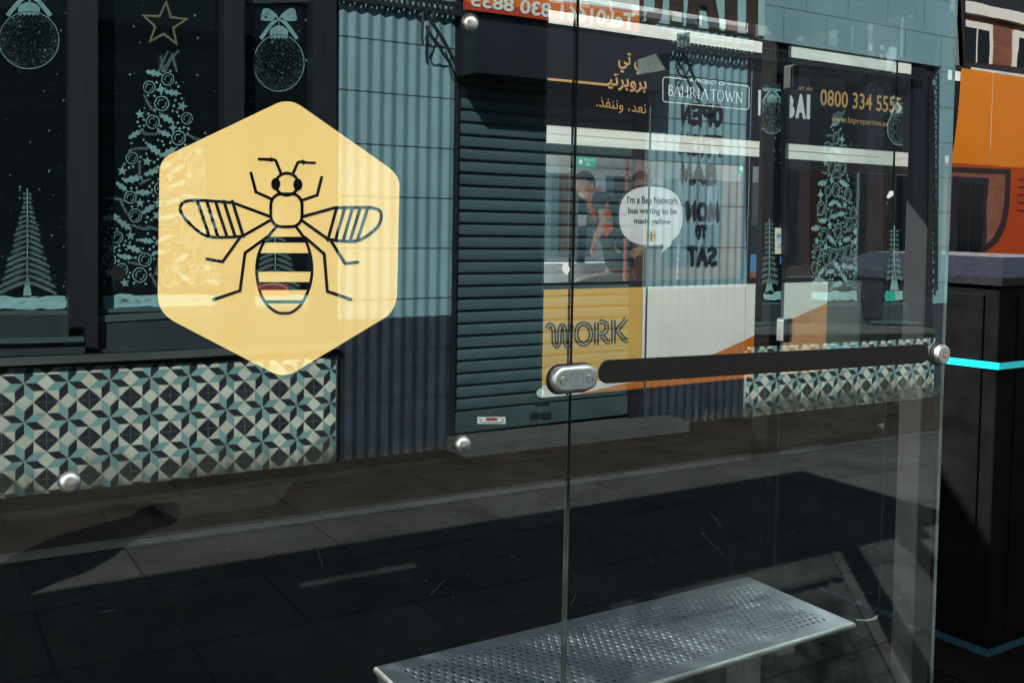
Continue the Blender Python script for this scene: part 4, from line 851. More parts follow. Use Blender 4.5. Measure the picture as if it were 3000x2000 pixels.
big_tree(2448, 345, 838, 84, 2376, 2539, panes2[1], .55, 11); snow(2380,2530,852,880,panes2[1],5); flakes(2375,2540,230,700,40,panes2[1],.6)
fir(2254,640,862,36,panes2[0]); bauble(2262,342,40,50,panes2[0]); snow(2240,2306,852,878,panes2[0],6); flakes(2235,2310,240,700,40,panes2[0],.6)
fir(2620,660,850,34,panes2[2]); bauble(2636,376,36,50,panes2[2]); snow(2596,2662,853,880,panes2[2],7); flakes(2590,2674,250,700,40,panes2[2],.6)
sp_("green_label", MATS["sign_green"], quad_px(2594,854,2622,882), -.094, -.098, panes2[2]); sp_("window_notice", MATS["paper_cream"], quad_px(2271,668,2308,744), -.094, -.098, panes2[0])
mb = MB()
for (a, b, c, d) in ((2276,686,2288,696),(2291,686,2303,696),(2276,702,2303,704),(2280,714,2300,718),(2278,722,2296,726)): sheet(mb, [fp(*p, -.0932) for p in quad_px(a,b,c,d)])
mb.build("notice_print", MATS["sign_blue"], panes2[0]); sp_("window_notice", MATS["sign_blue"], quad_px(2286,752,2305,774), -.094, -.098, panes2[0])
# peeling paint
for pts in ([(38,925),(105,923),(95,932),(72,938),(58,944),(45,936)], [(172,935),(217,921),(217,965),(188,965)], [(-60,964),(90,962),(88,967),(-60,970)]): sp_("peeling_patch", MATS["peel"], pts, -.0285, -.0295)

# patterned tiles: eight-point stars
def tiles(name, o, ux, uz, nx, nz, clip):
    """o: centre of a star (x, z); ux, uz: cell steps as (dx, dz); clip(u, v) keeps what lies on the base"""
    mb = MB(); a, d, h = .293, .207, .5; yb = -DF+.02
    def put_(poly, k):
        c = np.mean(poly, axis=0); q = [c+(np.array(p)-c)*.955 for p in poly]
        w = [(o[0]+p[0]*ux[0]+p[1]*uz[0], o[1]+p[0]*ux[1]+p[1]*uz[1]) for p in q]; w = clip(w)
        if len(w) >= 3: mb.add([(p[0], yb, p[1]) for p in w], [list(range(len(w)))], k)
    for i in range(nx[0], nx[1]):
        for j in range(nz[0], nz[1]):
            T = lambda P: [(i+p[0], j+p[1]) for p in P]
            for sx in (1, -1):
                for sz in (1, -1):
                    hk = 2 if (sx < 0) == (sz > 0) else 1; vk = 2 if (sx < 0) == (sz < 0) else 1
                    put_(T([(0,0),(sx*a,0),(sx*h,sz*d),(sx*d,sz*d)]), hk); put_(T([(0,0),(0,sz*a),(sx*d,sz*h),(sx*d,sz*d)]), vk)
                    put_(T([(sx*d,sz*d),(sx*h,sz*d),(sx*d,sz*h)]), 0)
            put_(T([(a,0),(h,d),(1-a,0),(h,-d)]), 0); put_(T([(0,a),(d,h),(0,1-a),(-d,h)]), 0)
            for q in ([(h,h),(h,d),(1-d,h)], [(h,h),(1-d,h),(h,1-d)], [(h,h),(h,1-d),(d,h)], [(h,h),(d,h),(h,d)]): put_(T(q), 2)
    return mb.build(name, [MATS["tile_cream"], MATS["tile_teal"], MATS["tile_dark"]], shop)
def clipper(x0, x1, ztop):                       # Sutherland-Hodgman against left, right and a sloping top edge
    def cl(w):
        for f in (lambda p: p[0]-x0, lambda p: x1-p[0], lambda p: ztop(p[0])-p[1]):
            o = []
            for i in range(len(w)):
                a, b = w[i], w[(i+1) % len(w)]; fa, fb = f(a), f(b)
                if fa >= 0: o.append(a)
                if (fa >= 0) != (fb >= 0): t = fa/(fa-fb); o.append((a[0]+(b[0]-a[0])*t, a[1]+(b[1]-a[1])*t))
            w = o
            if len(w) < 3: return []
        return w
    return cl
zt1 = lambda x: .699-.0292*(x-.478); zt2 = lambda x: .520-.019*(x-5.9)
tiles("tiled_base", (.592,.612), (.2195,-.0050), (0,.2135), (-8,10), (-4,2), clipper(-1.2, 2.385, zt1))
tiles("tiled_base", (6.087,.226), (.259,-.0058), (0,.222), (-1,11), (-3,3), clipper(6.0, 8.49, zt2))
mb = MB(); box(mb, (-1.25,-DF-.2,-.3), (2.39,-DF+.0185,.63)); prism(mb, [(-1.25,-DF+.0185,.631),(2.39,-DF+.0185,.631),(2.39,-DF+.0185,zt1(2.39)),(-1.25,-DF+.0185,zt1(-1.25))], (0,-.2,0)); mb.build("base_backing", MATS["grout"], shop)
mb = MB(); box(mb, (5.995,-DF-.2,-.3), (8.495,-DF+.0185,zt2(8.49)-.002)); mb.build("base_backing", MATS["grout"], shop)
mb = MB(); box(mb, (2.388,-DF-.2,-.3), (2.40,-DF+.03,.70)); mb.build("corner_trim", MATS["iron_black"], shop)

# roller shutter, jambs, hood, step
def jam(px0, px1): return at(px0, 600, DF)[0], at(px1, 600, DF)[0]
xj0 = 3.226; xs0, xs1 = 3.268, 4.80; xj1 = 4.895
mb = MB(); box(mb, (xj0,-DF-.35,-.3), (xs0-.002,-DF-.01,3.05)); mb.build("shutter_guide", MATS["frame_dark"], shop); mb = MB(); box(mb, (xs1+.002,-DF-.35,-.3), (xj1,-DF-.01,3.05)); mb.build("shutter_guide", MATS["frame_dark"], shop)
PITCH = .0868; mb = MB(); zb = .205; pr = []
z = zb
while z < 2.86:
    for f, dy in ((0,-.016),(.05,-.016),(.08,-.001),(.16,.006),(.30,.0075),(.55,.0075),(.76,.0055),(.88,-.001),(.93,-.016)): pr.append((-DF-.06+dy, z+f*PITCH))
    z += PITCH
sl_ = lambda x: -.004*(x-xs0)
vs = [(xs0,y,z+0) for y, z in pr] + [(xs1,y,z+sl_(xs1)) for y, z in pr]; N = len(pr)
mb.add(vs, [(i, i+1, N+i+1, N+i) for i in range(N-1)]); shut = mb.build("roller_shutter", MATS["shutter_paint"], shop)
mb = MB(); rbox(mb, (xs0,-DF-.085,.055), (xs1,-DF-.035,.20), .008); mb.build("bottom_rail", MATS["shutter_paint"], shut)
def on_shutter(name, m, l, t, r, b, d, th=.004, rnd=False):
    return sp_(name, m, quad_px(l, t, r, b), d, d-th, shut)
lab = on_shutter("maker_label", MATS["decal_white"], 1399, 1221, 1481, 1241, -.030)
mb = MB()
for (a, b, c, d) in ((1424,1223,1458,1232),): sheet(mb, [fp(*p, -.0292) for p in quad_px(a,b,c,d)], 0)
for i in range(24): 
    a = 1416+i*2.2; sheet(mb, [fp(*p, -.0292) for p in quad_px(a,1235,a+1.3,1239)], 1)
for i in range(4): sheet(mb, [fp(*p, -.0292) for p in quad_px(1405,1225+i*3.4,1412,1226.5+i*3.4)], 1); sheet(mb, [fp(*p, -.0292) for p in quad_px(1469,1225+i*3.4,1476,1226.5+i*3.4)], 1)
mb.build("label_print", [MATS["rust_red"], MATS["ink_black"]], lab)
on_shutter("rating_plate", MATS["frame_dark"], 1553,1208,1614,1228, -.031)
mb = MB(); c = fp(1583,1151,-.04); lathe(mb, c, (0,1,0), [(0,.033),(.006,.033),(.008,.028)], 20); mb.build("lock_plate", MATS["lock_white"], shut)
mb = MB(); tube(mb, [fp(1566,1178,-.045), fp(1566,1178,-.01), fp(1606,1176,-.01), fp(1606,1176,-.045)], .007, 8); box(mb, tuple(np.minimum(fp(1566,1204,-.05), fp(1606,1178,-.046))), tuple(np.maximum(fp(1566,1204,-.05), fp(1606,1178,-.046)))); mb.build("lift_handle", MATS["iron_black"], shut)
z0, z1 = 2.50, 2.92
mb = MB(); prism(mb, [(3.246,-DF-.12,2.50),(3.246,-DF+.26,2.50),(3.246,-DF+.26,2.95),(3.246,-DF-.12,2.95)], (1.64,0,0)); mb.build("shutter_hood", MATS["frame_dark"], shop)
mb = MB(); slab(mb, 3.20, 5.17, -DF-.30, -DF+.26, -.2, .085); mb.build("door_step", MATS["step_stone"], shop)
# sign over the shutter
sg = [(1372,-60),(1869,-14),(1873,96),(1370,30)]
mb = MB(); f = [fp(*p, .30) for p in [(1366,-70),(1874,-20),(1874,96),(1366,28)]]; prism(mb, f, (0,-.04,0)); board = mb.build("sign_board", MATS["sign_red"], shop)
mb = MB(); sheet(mb, [fp(*p, .3012) for p in [(1367,-69),(1873,-19),(1873,64),(1367,5)]]); mb.build("sign_stripe", MATS["sign_orange"], board)
mb = MB(); sheet(mb, [fp(*p, .3024) for p in [(1367,-69),(1873,-19),(1872,34),(1367,-32)]]); mb.build("sign_header", MATS["sign_white"], board)
mb = MB(); lettering(mb, "Tel:01661 830 8835", [fp(*p, .3036) for p in [(1381,-20),(1861,40),(1858,90),(1378,18)]], bold=.03, mirror=True); mb.build("sign_lettering", MATS["sign_white"], board)
# brown fascia letters (only their feet are in the picture)
mb = MB(); fl = lambda u, v: fp(u, v, .03)
fas = sp_("fascia_sign", MATS["fascia_teal"], [(1880,-160),(2240,-110),(2240,106),(1880,62)], .0, -.018)
for (pts) in ([(1866,-140),(1886,-138),(1886,45),(1866,42)], [(1961,-140),(2003,-136),(2003,66),(1961,60)], [(2009,66),(2024,-70),(2050,-130),(2074,-130),(2113,88),(2079,82),(2070,20),(2050,16),(2048,74)], [(2124,-120),(2162,-116),(2161,97),(2124,90)], [(2188,-112),(2222,-108),(2221,104),(2187,99)], [(2163,-60),(2187,-58),(2187,-30),(2163,-32)]):
    mb.add([fl(*p) for p in pts], [list(range(len(pts)))])
stroke(mb, smooth_line([(1894,42),(1912,48),(1926,36),(1930,0),(1930,-60),(1924,-120)], 5), 24, fl, cap=False)
mb.build("fascia_lettering", MATS["letter_brown"], fas)
# cast-iron lattice and brackets
def lattice(name, a0, a1, b0, b1, n, d, rw=4.0):
    """band between line a0-a1 and line b0-b1 (pixels on the front), n diamonds"""
    mb = MB(); lp = lambda p, q, t: (p[0]+(q[0]-p[0])*t, p[1]+(q[1]-p[1])*t); mid = [0]
    def bar(p, q, w, e=0):
        P = np.array(fp(*p, d+e)); Q = np.array(fp(*q, d+e)); u = _n(Q-P); v = np.cross(u, (0,1,0))*w
        prism(mb, [tuple(P+v), tuple(Q+v), tuple(Q-v), tuple(P-v)], (0,-.008,0))
    bar(a0, a1, .011, .003); bar(b0, b1, .011, .003)
    for i in range(n):
        t0, t1 = i/n, (i+1)/n; bar(lp(a0,a1,t0), lp(b0,b1,t1), .0062); bar(lp(b0,b1,t0), lp(a0,a1,t1), .0062, -.002)
    return mb.build(name, MATS["iron_black"], shop)
lattice("iron_lattice", (985,-34), (1372,16), (985,-8), (1372,46), 24, .05); lattice("iron_lattice", (1962,104), (2712,206), (1962,134), (2712,234), 62, .08)
lattice("iron_lattice", (2726,212), (2722,850), (2750,214), (2746,850), 22, .03)
def scroll(name, S_, d, w=.011):
    mb = MB()
    for pts, r in S_: tube(mb, [fp(*p, d) for p in smooth_line(pts, 5)], r, 8)
    return mb.build(name, MATS["iron_black"], shop)
scroll("iron_bracket", [([(1238,25),(1262,62),(1300,120),(1336,190)], .012), ([(1272,35),(1255,90),(1246,112)], .006), ([(1240,35),(1237,100),(1239,132)], .009), ([(1246,114),(1256,130),(1270,138),(1290,135),(1306,143)], .006), ([(1306,150),(1310,166),(1316,178),(1321,172),(1318,162)], .006)], .10)
scroll("iron_bracket", [([(1990,138),(2015,184),(2036,232),(2060,268)], .012), ([(2032,138),(2010,172),(1990,204)], .007), ([(1990,204),(1982,196),(1986,184),(1992,186)], .006), ([(1984,206),(1994,222),(2010,226),(2028,226)], .008)], .10)
# brush lettering on the fluted wall
GL = {'O': [ell((.5,.5),.42,.5,16)+[(.92,.5)]], 'P': [[(.1,1),(.12,0),(.7,.05),(.85,.28),(.6,.5),(.12,.55)]], 'E': [[(.9,.02),(.12,0),(.1,1),(.9,.98)],[(.1,.5),(.75,.5)]], 'N': [[(.1,1),(.12,0),(.86,1),(.9,0)]],
      'F': [[(.9,.0),(.12,.03),(.1,1)],[(.1,.5),(.75,.48)]], 'R': [[(.1,1),(.12,0),(.7,.05),(.85,.26),(.6,.5),(.12,.53)],[(.4,.53),(.95,1)]], 'M': [[(.05,1),(.16,0),(.5,.75),(.84,0),(.95,1)]],
      '8': [ell((.5,.25),.32,.25,12)+[(.82,.25)], ell((.5,.74),.4,.26,14)+[(.9,.74)]], 'A': [[(.02,1),(.5,0),(.98,1)],[(.2,.66),(.8,.66)]], 'T': [[(.0,.03),(1,.0)],[(.5,.0),(.48,1)]], 'S': [[(.9,.12),(.6,0),(.25,.08),(.14,.28),(.4,.46),(.75,.6),(.86,.82),(.55,1),(.1,.9)]]}
mb = MB()
for word, xr, xl, yt, yb, w in (("OPEN",2118,1994,310,358,11),("FROM",2116,1990,400,448,11),("8AM",2101,1993,486,532,12),("MON",2108,2008,598,640,11),("TO",2070,2037,663,692,7.5),("SAT",2102,2013,726,772,11)):
    n = len(word); cw = (xr-xl)/n
    for i, ch in enumerate(word):
        X1 = xr-i*cw; slope = .055 if yt < 600 else .02
        for j, st_ in enumerate(GL[ch]):
            pts = [(X1-.08*cw-u*cw*.84, yt+v*(yb-yt)+slope*(X1-u*cw-(xl+xr)/2)-(1.5 if v < .3 else 0)) for u, v in st_]
            if len(pts) < 10: pts = [q for a, b in zip(pts, pts[1:]) for q in ((a[0]+(b[0]-a[0])*t, a[1]+(b[1]-a[1])*t) for t in (0,.5))] + [pts[-1]]
            stroke(mb, pts, w*random.uniform(.85,1.1), lambda u, v, j=j: fp(u, v, .0152+.0004*j), cap=True)
mb.build("painted_hours", MATS["ink_black"], shop)
# white window surrounds of the storey above
for x in (0.2, 3.0, 5.8, 8.0):
    mb = MB(); box(mb, (x,-DF-.008,5.3), (x+.9,-DF+.05,7.2)); wn = mb.build("upper_window", MATS["sign_white"], shop); mb = MB(); box(mb, (x+.12,-DF+.051,5.45), (x+.78,-DF+.055,7.05)); mb.build("pane", MATS["shop_glass"], wn)

# ================================================================== neighbouring brick house, houses across the road
def house(name, label, x0, x1, yf, depth, h, sgn, seed, m, trim, group="brick houses across the road", n=5, rows=((.9,2.5),(3.7,5.5)), roof=0):
    rnd = random.Random(seed); hs = thing(name, label, "house", ((x0+x1)/2, yf, gz((x0+x1)/2)), group)
    mb = MB(); y1 = yf+sgn*depth; box(mb, (x0, min(yf,y1), -.6), (x1, max(yf,y1), h)); mb.build("wall", MATS[m], hs)
    mb = MB(); box(mb, (x0, min(yf,y1)-.12, h+.002), (x1, max(yf,y1)+.12, h+.25)); mb.build("cornice", MATS[trim], hs)
    if roof: mb = MB(); box(mb, (x0, min(yf,y1)+.02, h+.252), (x1, max(yf,y1)-.02, h+roof)); mb.build("roof", MATS["frame_dark"], hs)
    w = (x1-x0)/n
    for i in range(n):
        for z0, z1 in rows:
            cx = x0+(i+.5)*w; e = -sgn
            if z1 > h: continue
            mb = MB(); f0, f1 = sorted((yf+e*.06, yf-e*.05)); box(mb, (cx-.62,f0,z0-.12), (cx+.62,f1,z1+.15)); wn = mb.build("window", MATS[trim if (z0 > 3 or sgn > 0) else "frame_dark"], hs)
            mb = MB(); f0, f1 = sorted((yf+e*.061, yf+e*.066)); box(mb, (cx-.45,f0,z0), (cx-.03,f1,z1)); box(mb, (cx+.03,f0,z0), (cx+.45,f1,z1)); mb.build("pane", MATS["shop_glass"], wn)
    return hs
house("brick_house", "red brick house with white stone window surrounds next to the tiled shop", 9.4, 36, -DF-.2, 6, 6.25, -1, 3, "shop_brick", "sign_white", None, 13, ((.9,2.5),(4.75,5.95)), 3.2)
mat("pale_render", (0.31,0.34,0.36), .8, var=.1)
house("added_pale_house", "added pale house out of view left of the tiled shop, bouncing sunlight", -20, -3.2, -DF-.2, 6, 11.0, -1, 9, "cream_render", "sign_white", None, 6)  # added out of view to throw sunlight back across the street
far = [(-22,-9,"pale grey terraced house across the road, left of the bus",  "step_stone", "frame_dark", 5.2), (-8.996,1.5,"brick house with pale window surrounds behind the bus front", "shop_brick", "rail_paint", 5.6),
       (1.504,9.5,"grey rendered shop house behind the middle of the bus", "step_stone", "rail_paint", 5.4), (9.504,17.5,"pale blue rendered house directly behind the bus seats", "pale_render", "rail_paint", 5.8), (17.504,40,"long brick terrace farthest right across the road", "shop_brick", "rail_paint", 5.5)]
for i, (a, b, lb_, m, tr, h) in enumerate(far): house("terraced_house", lb_, a, b, 15.2, 5, h, 1, i, m, tr, "houses across the road", 5)

# ================================================================== people
mat("skin", (.50,.30,.22), .5, var=.08, scale=12); mat("cloth_black", (.012,.012,.014), .9, var=.3, scale=30, bump=.1); mat("cloth_charcoal", (.035,.036,.04), .9, var=.3, scale=25, bump=.1); mat("denim", (.03,.045,.08), .9, var=.25, scale=40)
mat("hivis", (1.0,.20,.015), .6, var=.06); mat("hivis_grey", (.45,.45,.43), .4, var=.1); mat("hair_dark", (.018,.013,.010), .7, var=.3, scale=60); mat("hair_brown", (.05,.03,.018), .7, var=.3, scale=60); mat("eye_dark", (.01,.01,.012), .2); mat("lip", (.36,.15,.12), .5)
mat("shoe", (.02,.02,.02), .5); mat("camera_black", (.015,.015,.016), .4, var=.2)
def person(label, J, links, parts, head, fwd, hair, loc, hands, rad_scale=1.0, group=None):
    """J: name -> (point, radius); links: bone pairs; parts: name -> material index; hands: list of (wrist, direction, side, curl)"""
    root = tag(bpy.data.objects.new("person", None), label, "person", group); COL.objects.link(root); root.location = loc
    names = list(J); vs = [Vector(J[n][0]) for n in names]; rs = [J[n][1]*rad_scale for n in names]; es = [(names.index(a), names.index(b)) for a, b in links]
    lab = [parts[n] for n in names]
    for (w, d, side, curl) in hands:                # palm and five fingers as bones of the same skin
        wi = names.index(w); p = Vector(J[w][0]); d = Vector(d).normalized(); sd = (Vector(side)-d*Vector(side).dot(d)).normalized(); nrm = d.cross(sd)
        pm_ = len(vs); vs.append(p+d*.045); rs.append(.026); lab.append(0); es.append((wi, pm_))
        for k, (o, l) in enumerate(((-.030,.062),(-.011,.074),(.009,.070),(.028,.055))):
            a = len(vs); vs.append(p+d*.085+sd*o); rs.append(.0105); lab.append(0); es.append((pm_, a)); q = vs[a]; dd = d.copy()
            for s_ in range(2):
                dd = (dd+nrm*curl*(.5+.1*k)).normalized(); q = q+dd*l*.5; vs.append(q); rs.append(.0088-.001*s_); lab.append(0); es.append((len(vs)-2, len(vs)-1))
        a = len(vs); vs.append(p+d*.04-sd*.038+nrm*.008); rs.append(.011); lab.append(0); es.append((pm_, a)); vs.append(p+d*.075-sd*.052+nrm*.02); rs.append(.009); lab.append(0); es.append((a, a+1))
    me = bpy.data.meshes.new("body"); me.from_pydata([tuple(v) for v in vs], es, []); me.update()
    o = bpy.data.objects.new("body", me); COL.objects.link(o)
    sk = o.modifiers.new("skin", 'SKIN'); sk.use_smooth_shade = True
    for i, d_ in enumerate(me.skin_vertices[0].data): d_.radius = (rs[i], rs[i]); d_.use_root = (i == 0)
    sb = o.modifiers.new("sub", 'SUBSURF'); sb.levels = 1; sb.render_levels = 1
    bpy.context.view_layer.update(); dg = bpy.context.evaluated_depsgraph_get(); ev = o.evaluated_get(dg).to_mesh()
    mb = MB(); V = [v.co.copy() for v in ev.vertices]
    segs = [(vs[a], vs[b], lab[a], lab[b], rs[a], rs[b]) for a, b in es]
    def near(c):
        best = (9, 0)
        for a, b, la, lb_, ra, rb in segs:
            ab = b-a; t = max(0, min(1, (c-a).dot(ab)/max(1e-9, ab.length_squared))); dist = (a+ab*t-c).length-(ra+(rb-ra)*t)
            if dist < best[0]: best = (dist, la if t < .5 else lb_)
        return best[1]
    off = 0; mb.v = [tuple(v) for v in V]
    for p in ev.polygons: mb.f.append(list(p.vertices)); mb.k.append(near(sum((V[i] for i in p.vertices), Vector())/len(p.vertices)))
    o.evaluated_get(dg).to_mesh_clear(); bpy.data.objects.remove(o)
    # head: shaped skull with brow, nose, lips, chin and ears, joined to the same surface
    f = Vector(fwd).normalized(); up = Vector((0,0,1)); up = (up-f*up.dot(f)).normalized(); sd = up.cross(f); H = Vector(head)
    def hp(a, b, grow=1.0, face=True):
        x = math.cos(b)*math.cos(a); s = math.cos(b)*math.sin(a); u = math.sin(b)
        F_ = .098*x; Sd = .077*s*(1-.34*max(0,-u)**1.4); U = .118*u
        if face:
            F_ += .012*max(0, x)*math.exp(-((u+.75)/.22)**2)*math.exp(-(s/.4)**2)             # chin
            F_ += .026*max(0, x)*math.exp(-((u+.14)/.15)**2)*math.exp(-(s/.16)**2)            # nose
            F_ += .005*max(0, x)*math.exp(-((u-.16)/.10)**2)                                  # brow
            F_ -= .007*max(0, x)*math.exp(-((u-.02)/.09)**2)*math.exp(-((abs(s)-.38)/.16)**2) # eye sockets
            F_ += .006*max(0, x)*math.exp(-((u+.46)/.08)**2)*math.exp(-(s/.28)**2)            # lips
        return H+(f*F_+sd*Sd+up*U)*grow
    na, nb = 40, 26; base = len(mb.v); hv = [hp(2*math.pi*i/na, -math.pi/2+math.pi*j/nb) for j in range(nb+1) for i in range(na)]
    hf = [(j*na+i, j*na+(i+1) % na, (j+1)*na+(i+1) % na, (j+1)*na+i) for j in range(nb) for i in range(na)]; mb.add(hv, hf, 0)
    for s in (-1, 1):
        c = H+sd*s*.078-f*.008-up*.005; bm = bmesh.new(); bmesh.ops.create_uvsphere(bm, u_segments=10, v_segments=8, radius=1)
        mb.add([c+f*v.co.x*.018+sd*v.co.y*.010+up*v.co.z*.033 for v in bm.verts], [[v.index for v in q.verts] for q in bm.faces], 0); bm.free()
        c = H+f*.083+sd*s*.031+up*.006; bm = bmesh.new(); bmesh.ops.create_uvsphere(bm, u_segments=10, v_segments=6, radius=1)
        mb.add([c+f*v.co.x*.008+sd*v.co.y*.012+up*v.co.z*.006 for v in bm.verts], [[v.index for v in q.verts] for q in bm.faces], 4); bm.free()
    c = H+f*.101-up*.054; bm = bmesh.new(); bmesh.ops.create_uvsphere(bm, u_segments=10, v_segments=6, radius=1)
    mb.add([c+f*v.co.x*.006+sd*v.co.y*.022+up*v.co.z*.006 for v in bm.verts], [[v.index for v in q.verts] for q in bm.faces], 5); bm.free()
    mb.build("body", [MATS["skin"], MATS["cloth_black"], MATS["denim"], MATS["shoe"], MATS["eye_dark"], MATS["lip"], MATS["cloth_charcoal"]], root, smooth=True)
    mb = MB(); idx = {}; vsx = []; fs = []
    for j in range(nb+1):
        for i in range(na): vsx.append(hp(2*math.pi*i/na, -math.pi/2+math.pi*j/nb, 1.07, False)+up*.004)
    for j in range(nb):
        for i in range(na):
            a = 2*math.pi*(i+.5)/na; b = -math.pi/2+math.pi*(j+.5)/nb; x = math.cos(b)*math.cos(a); u = math.sin(b)
            if u > .45 or (x < .35 and u > .12) or (x < -.1 and u > -.35): fs.append((j*na+i, j*na+(i+1) % na, (j+1)*na+(i+1) % na, (j+1)*na+i))
    mb.add(vsx, fs); mb.build("hair", MATS[hair], root, smooth=True)
    return root
# the photographer, whose shadow falls over the pavement
fx, fy = .527, .849; rx, ry = .849, -.527                   # facing the glass, and to the right of it
def ph(f, r, z):
    return (-.02+fx*(f-.30)+rx*(r), -1.80+fy*(f-.30)+ry*(r), z)
g0 = gz(0)
Jp = {"pelvis": (ph(-.02,0,.92),.20), "belly": (ph(-.02,0,1.08),.185), "chest": (ph(-.01,0,1.28),.17), "neck": (ph(-.0,0,1.45),.062), "nape": (ph(.01,0,1.50),.055),
      "shR": (ph(-.01,.17,1.40),.072), "elR": (ph(.06,.215,1.18),.050), "wrR": (ph(.17,.085,1.46),.030), "shL": (ph(-.01,-.17,1.40),.072), "elL": (ph(.06,-.215,1.18),.050), "wrL": (ph(.17,-.085,1.44),.030),
      "hipR": (ph(-.02,.10,.78),.15), "knR": (ph(.0,.11,.49),.070), "anR": (ph(-.03,.12,.09),.048), "toR": (ph(.13,.14,.035),.040), "hipL": (ph(-.02,-.10,.78),.15), "knL": (ph(.0,-.11,.49),.070), "anL": (ph(-.03,-.12,.09),.048), "toL": (ph(.13,-.14,.035),.040)}
Lp = [("pelvis","belly"),("belly","chest"),("chest","neck"),("neck","nape"),("chest","shR"),("shR","elR"),("elR","wrR"),("chest","shL"),("shL","elL"),("elL","wrL"),("pelvis","hipR"),("hipR","knR"),("knR","anR"),("anR","toR"),("pelvis","hipL"),("hipL","knL"),("knL","anL"),("anL","toL")]
Pp = {k: 1 for k in Jp}; Pp.update({"wrR":0,"wrL":0,"nape":0,"hipR":1,"hipL":1,"knR":2,"knL":2,"anR":2,"anL":2,"toR":3,"toL":3,"pelvis":1})
person("person in dark coat standing on the pavement, raising a camera towards the shelter glass", Jp, Lp, Pp, ph(.045,0,1.60), (fx,fy,0), "hair_dark", ph(-.02,0,g0),
       [("wrR", (-rx*.75+fx*.3,-ry*.75+fy*.3,.5), (0,0,1), .5), ("wrL", (rx*.75+fx*.3,ry*.75+fy*.3,.5), (0,0,-1), .5)], 1.15)
cmr = thing("camera", "small black camera held up by the photographer", "camera", ph(.17,0,1.50))
mb = MB()
P8 = [ph(f, r, z) for z in (1.505,1.585) for f, r in ((.150,-.06),(.150,.06),(.180,.06),(.180,-.06))]
mb.add(P8, [(0,3,2,1),(4,5,6,7),(0,1,5,4),(1,2,6,5),(2,3,7,6),(3,0,4,7)]); mb.build("camera_body", MATS["camera_black"], cmr)
mb = MB(); lathe(mb, ph(.180,0,1.545), (fx,fy,0), [(0,.030),(.012,.030),(.014,.026)], 20); mb.build("lens", MATS["camera_black"], cmr)
# two people on the lower deck
J1 = {"pelvis": (at(1830,775,5.40),.14), "belly": (at(1795,690,5.39),.135), "chest": (at(1750,612,5.36),.15), "neck": (at(1728,572,5.33),.062), "nape": (at(1722,560,5.32),.058),
      "shL": (at(1766,582,5.19),.070), "elL": (at(1772,650,5.12),.047), "wrL": (at(1746,700,5.15),.031), "shR": (at(1752,585,5.54),.068), "elR": (at(1826,655,5.45),.046), "wrR": (at(1812,695,5.32),.031),
      "hipL": ((5.64,5.30,1.00),.10), "knL": ((5.24,5.24,.96),.08), "anL": ((5.26,5.24,.50),.05), "toL": ((5.12,5.24,.44),.04), "hipR": ((5.64,5.50,1.00),.10), "knR": ((5.24,5.54,.96),.08), "anR": ((5.26,5.54,.50),.05), "toR": ((5.12,5.54,.44),.04)}
L1 = [("pelvis","belly"),("belly","chest"),("chest","neck"),("neck","nape"),("chest","shL"),("shL","elL"),("elL","wrL"),("chest","shR"),("shR","elR"),("elR","wrR"),("pelvis","hipL"),("hipL","knL"),("knL","anL"),("anL","toL"),("pelvis","hipR"),("hipR","knR"),("knR","anR"),("anR","toR")]
P1 = {k: 6 for k in J1}; P1.update({"wrL":0,"wrR":0,"elL":0,"elR":0,"nape":0,"hipL":1,"hipR":1,"knL":1,"knR":1,"anL":1,"anR":1,"toL":3,"toR":3})
pr1 = person("person in grey shirt and orange hi-vis vest leaning forward inside the bus", J1, L1, P1, at(1714,543,5.30), (-.95,-.22,-.14), "hair_brown", (5.6,5.4,.40), [("wrL", (-.25,.0,-1), (1,.2,0), .12), ("wrR", (-.3,-.3,-1), (1,.2,0), .25)])
mb = MB()
def vband(path, w, k, o):                            # bands of the vest, wrapped round the torso
    L, R = [], []
    for i, p in enumerate(path): p = Vector(p); L.append(p); R.append(p+Vector(o)*w)
    n = len(L); mb.add(L+R, [(i, i+1, n+i+1, n+i) for i in range(n-1)], k)
VY = 5.085
def vp(pxs, k, e=0.0): prism(mb, [at(a, b, VY-e) for a, b in pxs], (0,.004,0), k)
vp([(1756,545),(1732,557),(1722,580),(1723,602),(1735,630),(1746,652),(1748,639),(1738,612),(1732,594),(1735,577),(1746,561),(1764,552)], 0)
vp([(1754,549),(1736,560),(1728,580),(1728,598),(1732,597),(1732,582),(1738,566),(1756,555)], 1, .004)
vp([(1779,590),(1786,604),(1778,610),(1773,606)], 0); vp([(1775,612),(1790,616),(1794,644),(1773,647)], 0); vp([(1773,648),(1794,645),(1795,657),(1772,659)], 1); vp([(1771,660),(1795,658),(1796,670),(1778,692),(1767,675)], 0)
mb.build("hivis_vest", [MATS["hivis"], MATS["hivis_grey"]], pr1)
mb = MB(); prism(mb, [at(a,b,5.10) for a,b in ((1695,628),(1719,629),(1717,662),(1694,664))], (0,.003,0)); mb.build("badge", MATS["decal_white"], pr1)
dx = Vector(at(1900,560,5.37))-Vector(at(1728,560,5.33)); s2 = lambda p: tuple(Vector(p)+dx)
J2 = {k: (s2(p), r) for k, (p, r) in J1.items()}; J2["neck"] = (at(1900,566,5.40),.062); J2["nape"] = (at(1893,556,5.39),.058); J2["elL"] = (at(1925,690,5.18),.047); J2["wrL"] = (at(1885,722,5.20),.031)
P2 = dict(P1); P2.update({k: 1 for k in ("pelvis","belly","chest","neck","shL","shR","elL","elR")})
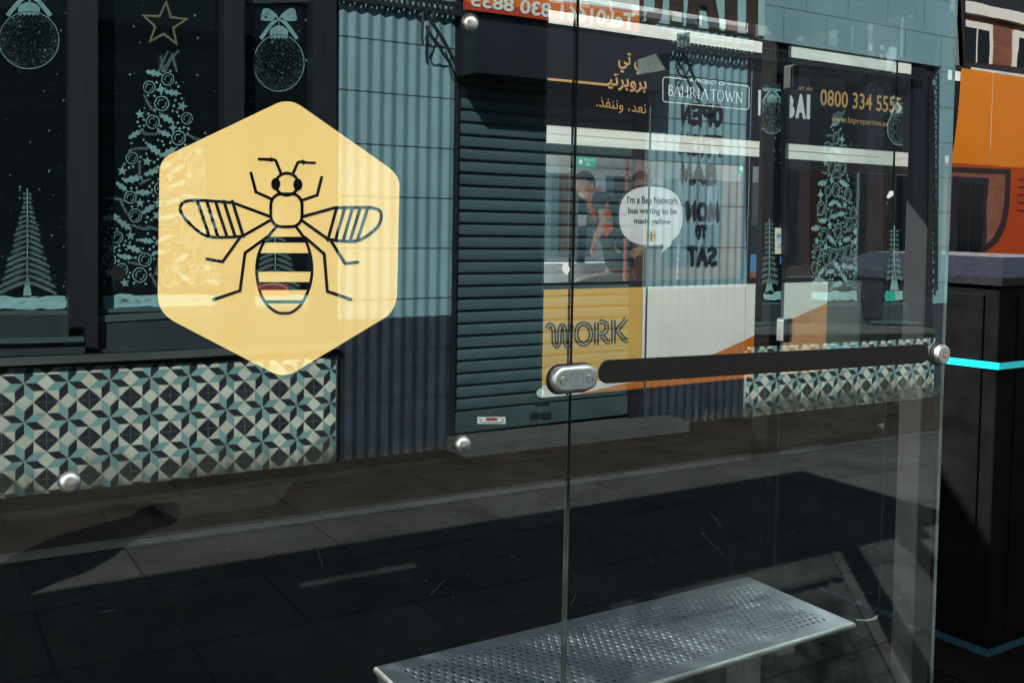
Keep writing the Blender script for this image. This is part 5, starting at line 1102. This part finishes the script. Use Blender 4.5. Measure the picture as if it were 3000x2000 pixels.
person("dark haired person in black top seated behind the speech bubble on the bus window", J2, L1, P2, at(1880,541,5.38), (-.96,-.15,-.2), "hair_dark", (6.2,5.5,.40), [("wrL", (-.8,.1,-.5), (.2,.2,1), .3), ("wrR", (-.6,-.2,-.6), (1,.2,0), .3)])

# bare tree added at the kerb, just outside the picture; its twigs dapple the bench
mat("bark", (.06,.05,.042), .9, var=.35, scale=30, bump=.4, bscale=60)
tree = thing("dapple_tree", "bare young tree added out of view by the kerb to dapple the bench", "tree", (-.80, 2.55, gz(-.8)))
tr_ = random.Random(21); mbt = MB(); mbc = MB(); tube(mbt, [(-.80,2.55,-.05),(-.79,2.55,.9),(-.73,2.52,1.7),(-.67,2.50,2.5)], [.075,.065,.055,.045], 10)
def grow(p, d, L, r_, lev):
    pts = [p]; rs = [r_]; n = 5
    for i in range(n):
        d = (d+Vector((tr_.uniform(-.22,.22), tr_.uniform(-.22,.22), tr_.uniform(-.05,.16)))).normalized(); pts.append(pts[-1]+d*L/n); rs.append(r_*(1-.6*(i+1)/n))
    tube(mbt if lev == 0 else mbc, pts, rs, 6 if lev < 2 else 4)
    if lev < 3:
        for i in range(2, n+1):
            for _ in range(3 if lev < 2 else 1):
                dd = (d+Vector((tr_.uniform(-1,1), tr_.uniform(-1,1), tr_.uniform(-.3,.7)))*.8).normalized(); grow(pts[i], dd, L*tr_.uniform(.45,.65), rs[i]*.75, lev+1)
for i in range(5): a = 2*math.pi*i/5+.4; grow(Vector((-.70,2.51,2.0+.13*i)), Vector((math.cos(a)*.8, math.sin(a)*.8, .75)).normalized(), 1.25, .03, 0)
mbt.build("trunk", MATS["bark"], tree); mbc.build("crown", MATS["bark"], tree)

# scrap on the shaded paving
sc_ = Vector(ray(2545, 1812)); tt = (gz(3)+.012-CAM[2])/sc_[2]; sc_ = Vector(CAM)+sc_*tt
mb = MB(); tube(mb, [tuple(sc_+Vector((-.05,.02,0))), tuple(sc_+Vector((-.02,-.005,0))), tuple(sc_+Vector((.02,-.012,.002))), tuple(sc_+Vector((.045,-.006,.002)))], [.002,.0035,.005,.007], 8)
tag(mb.build("plastic_scrap", MATS["scrap_white"]), "small curved white plastic scrap on the shaded paving by the bin", "litter")
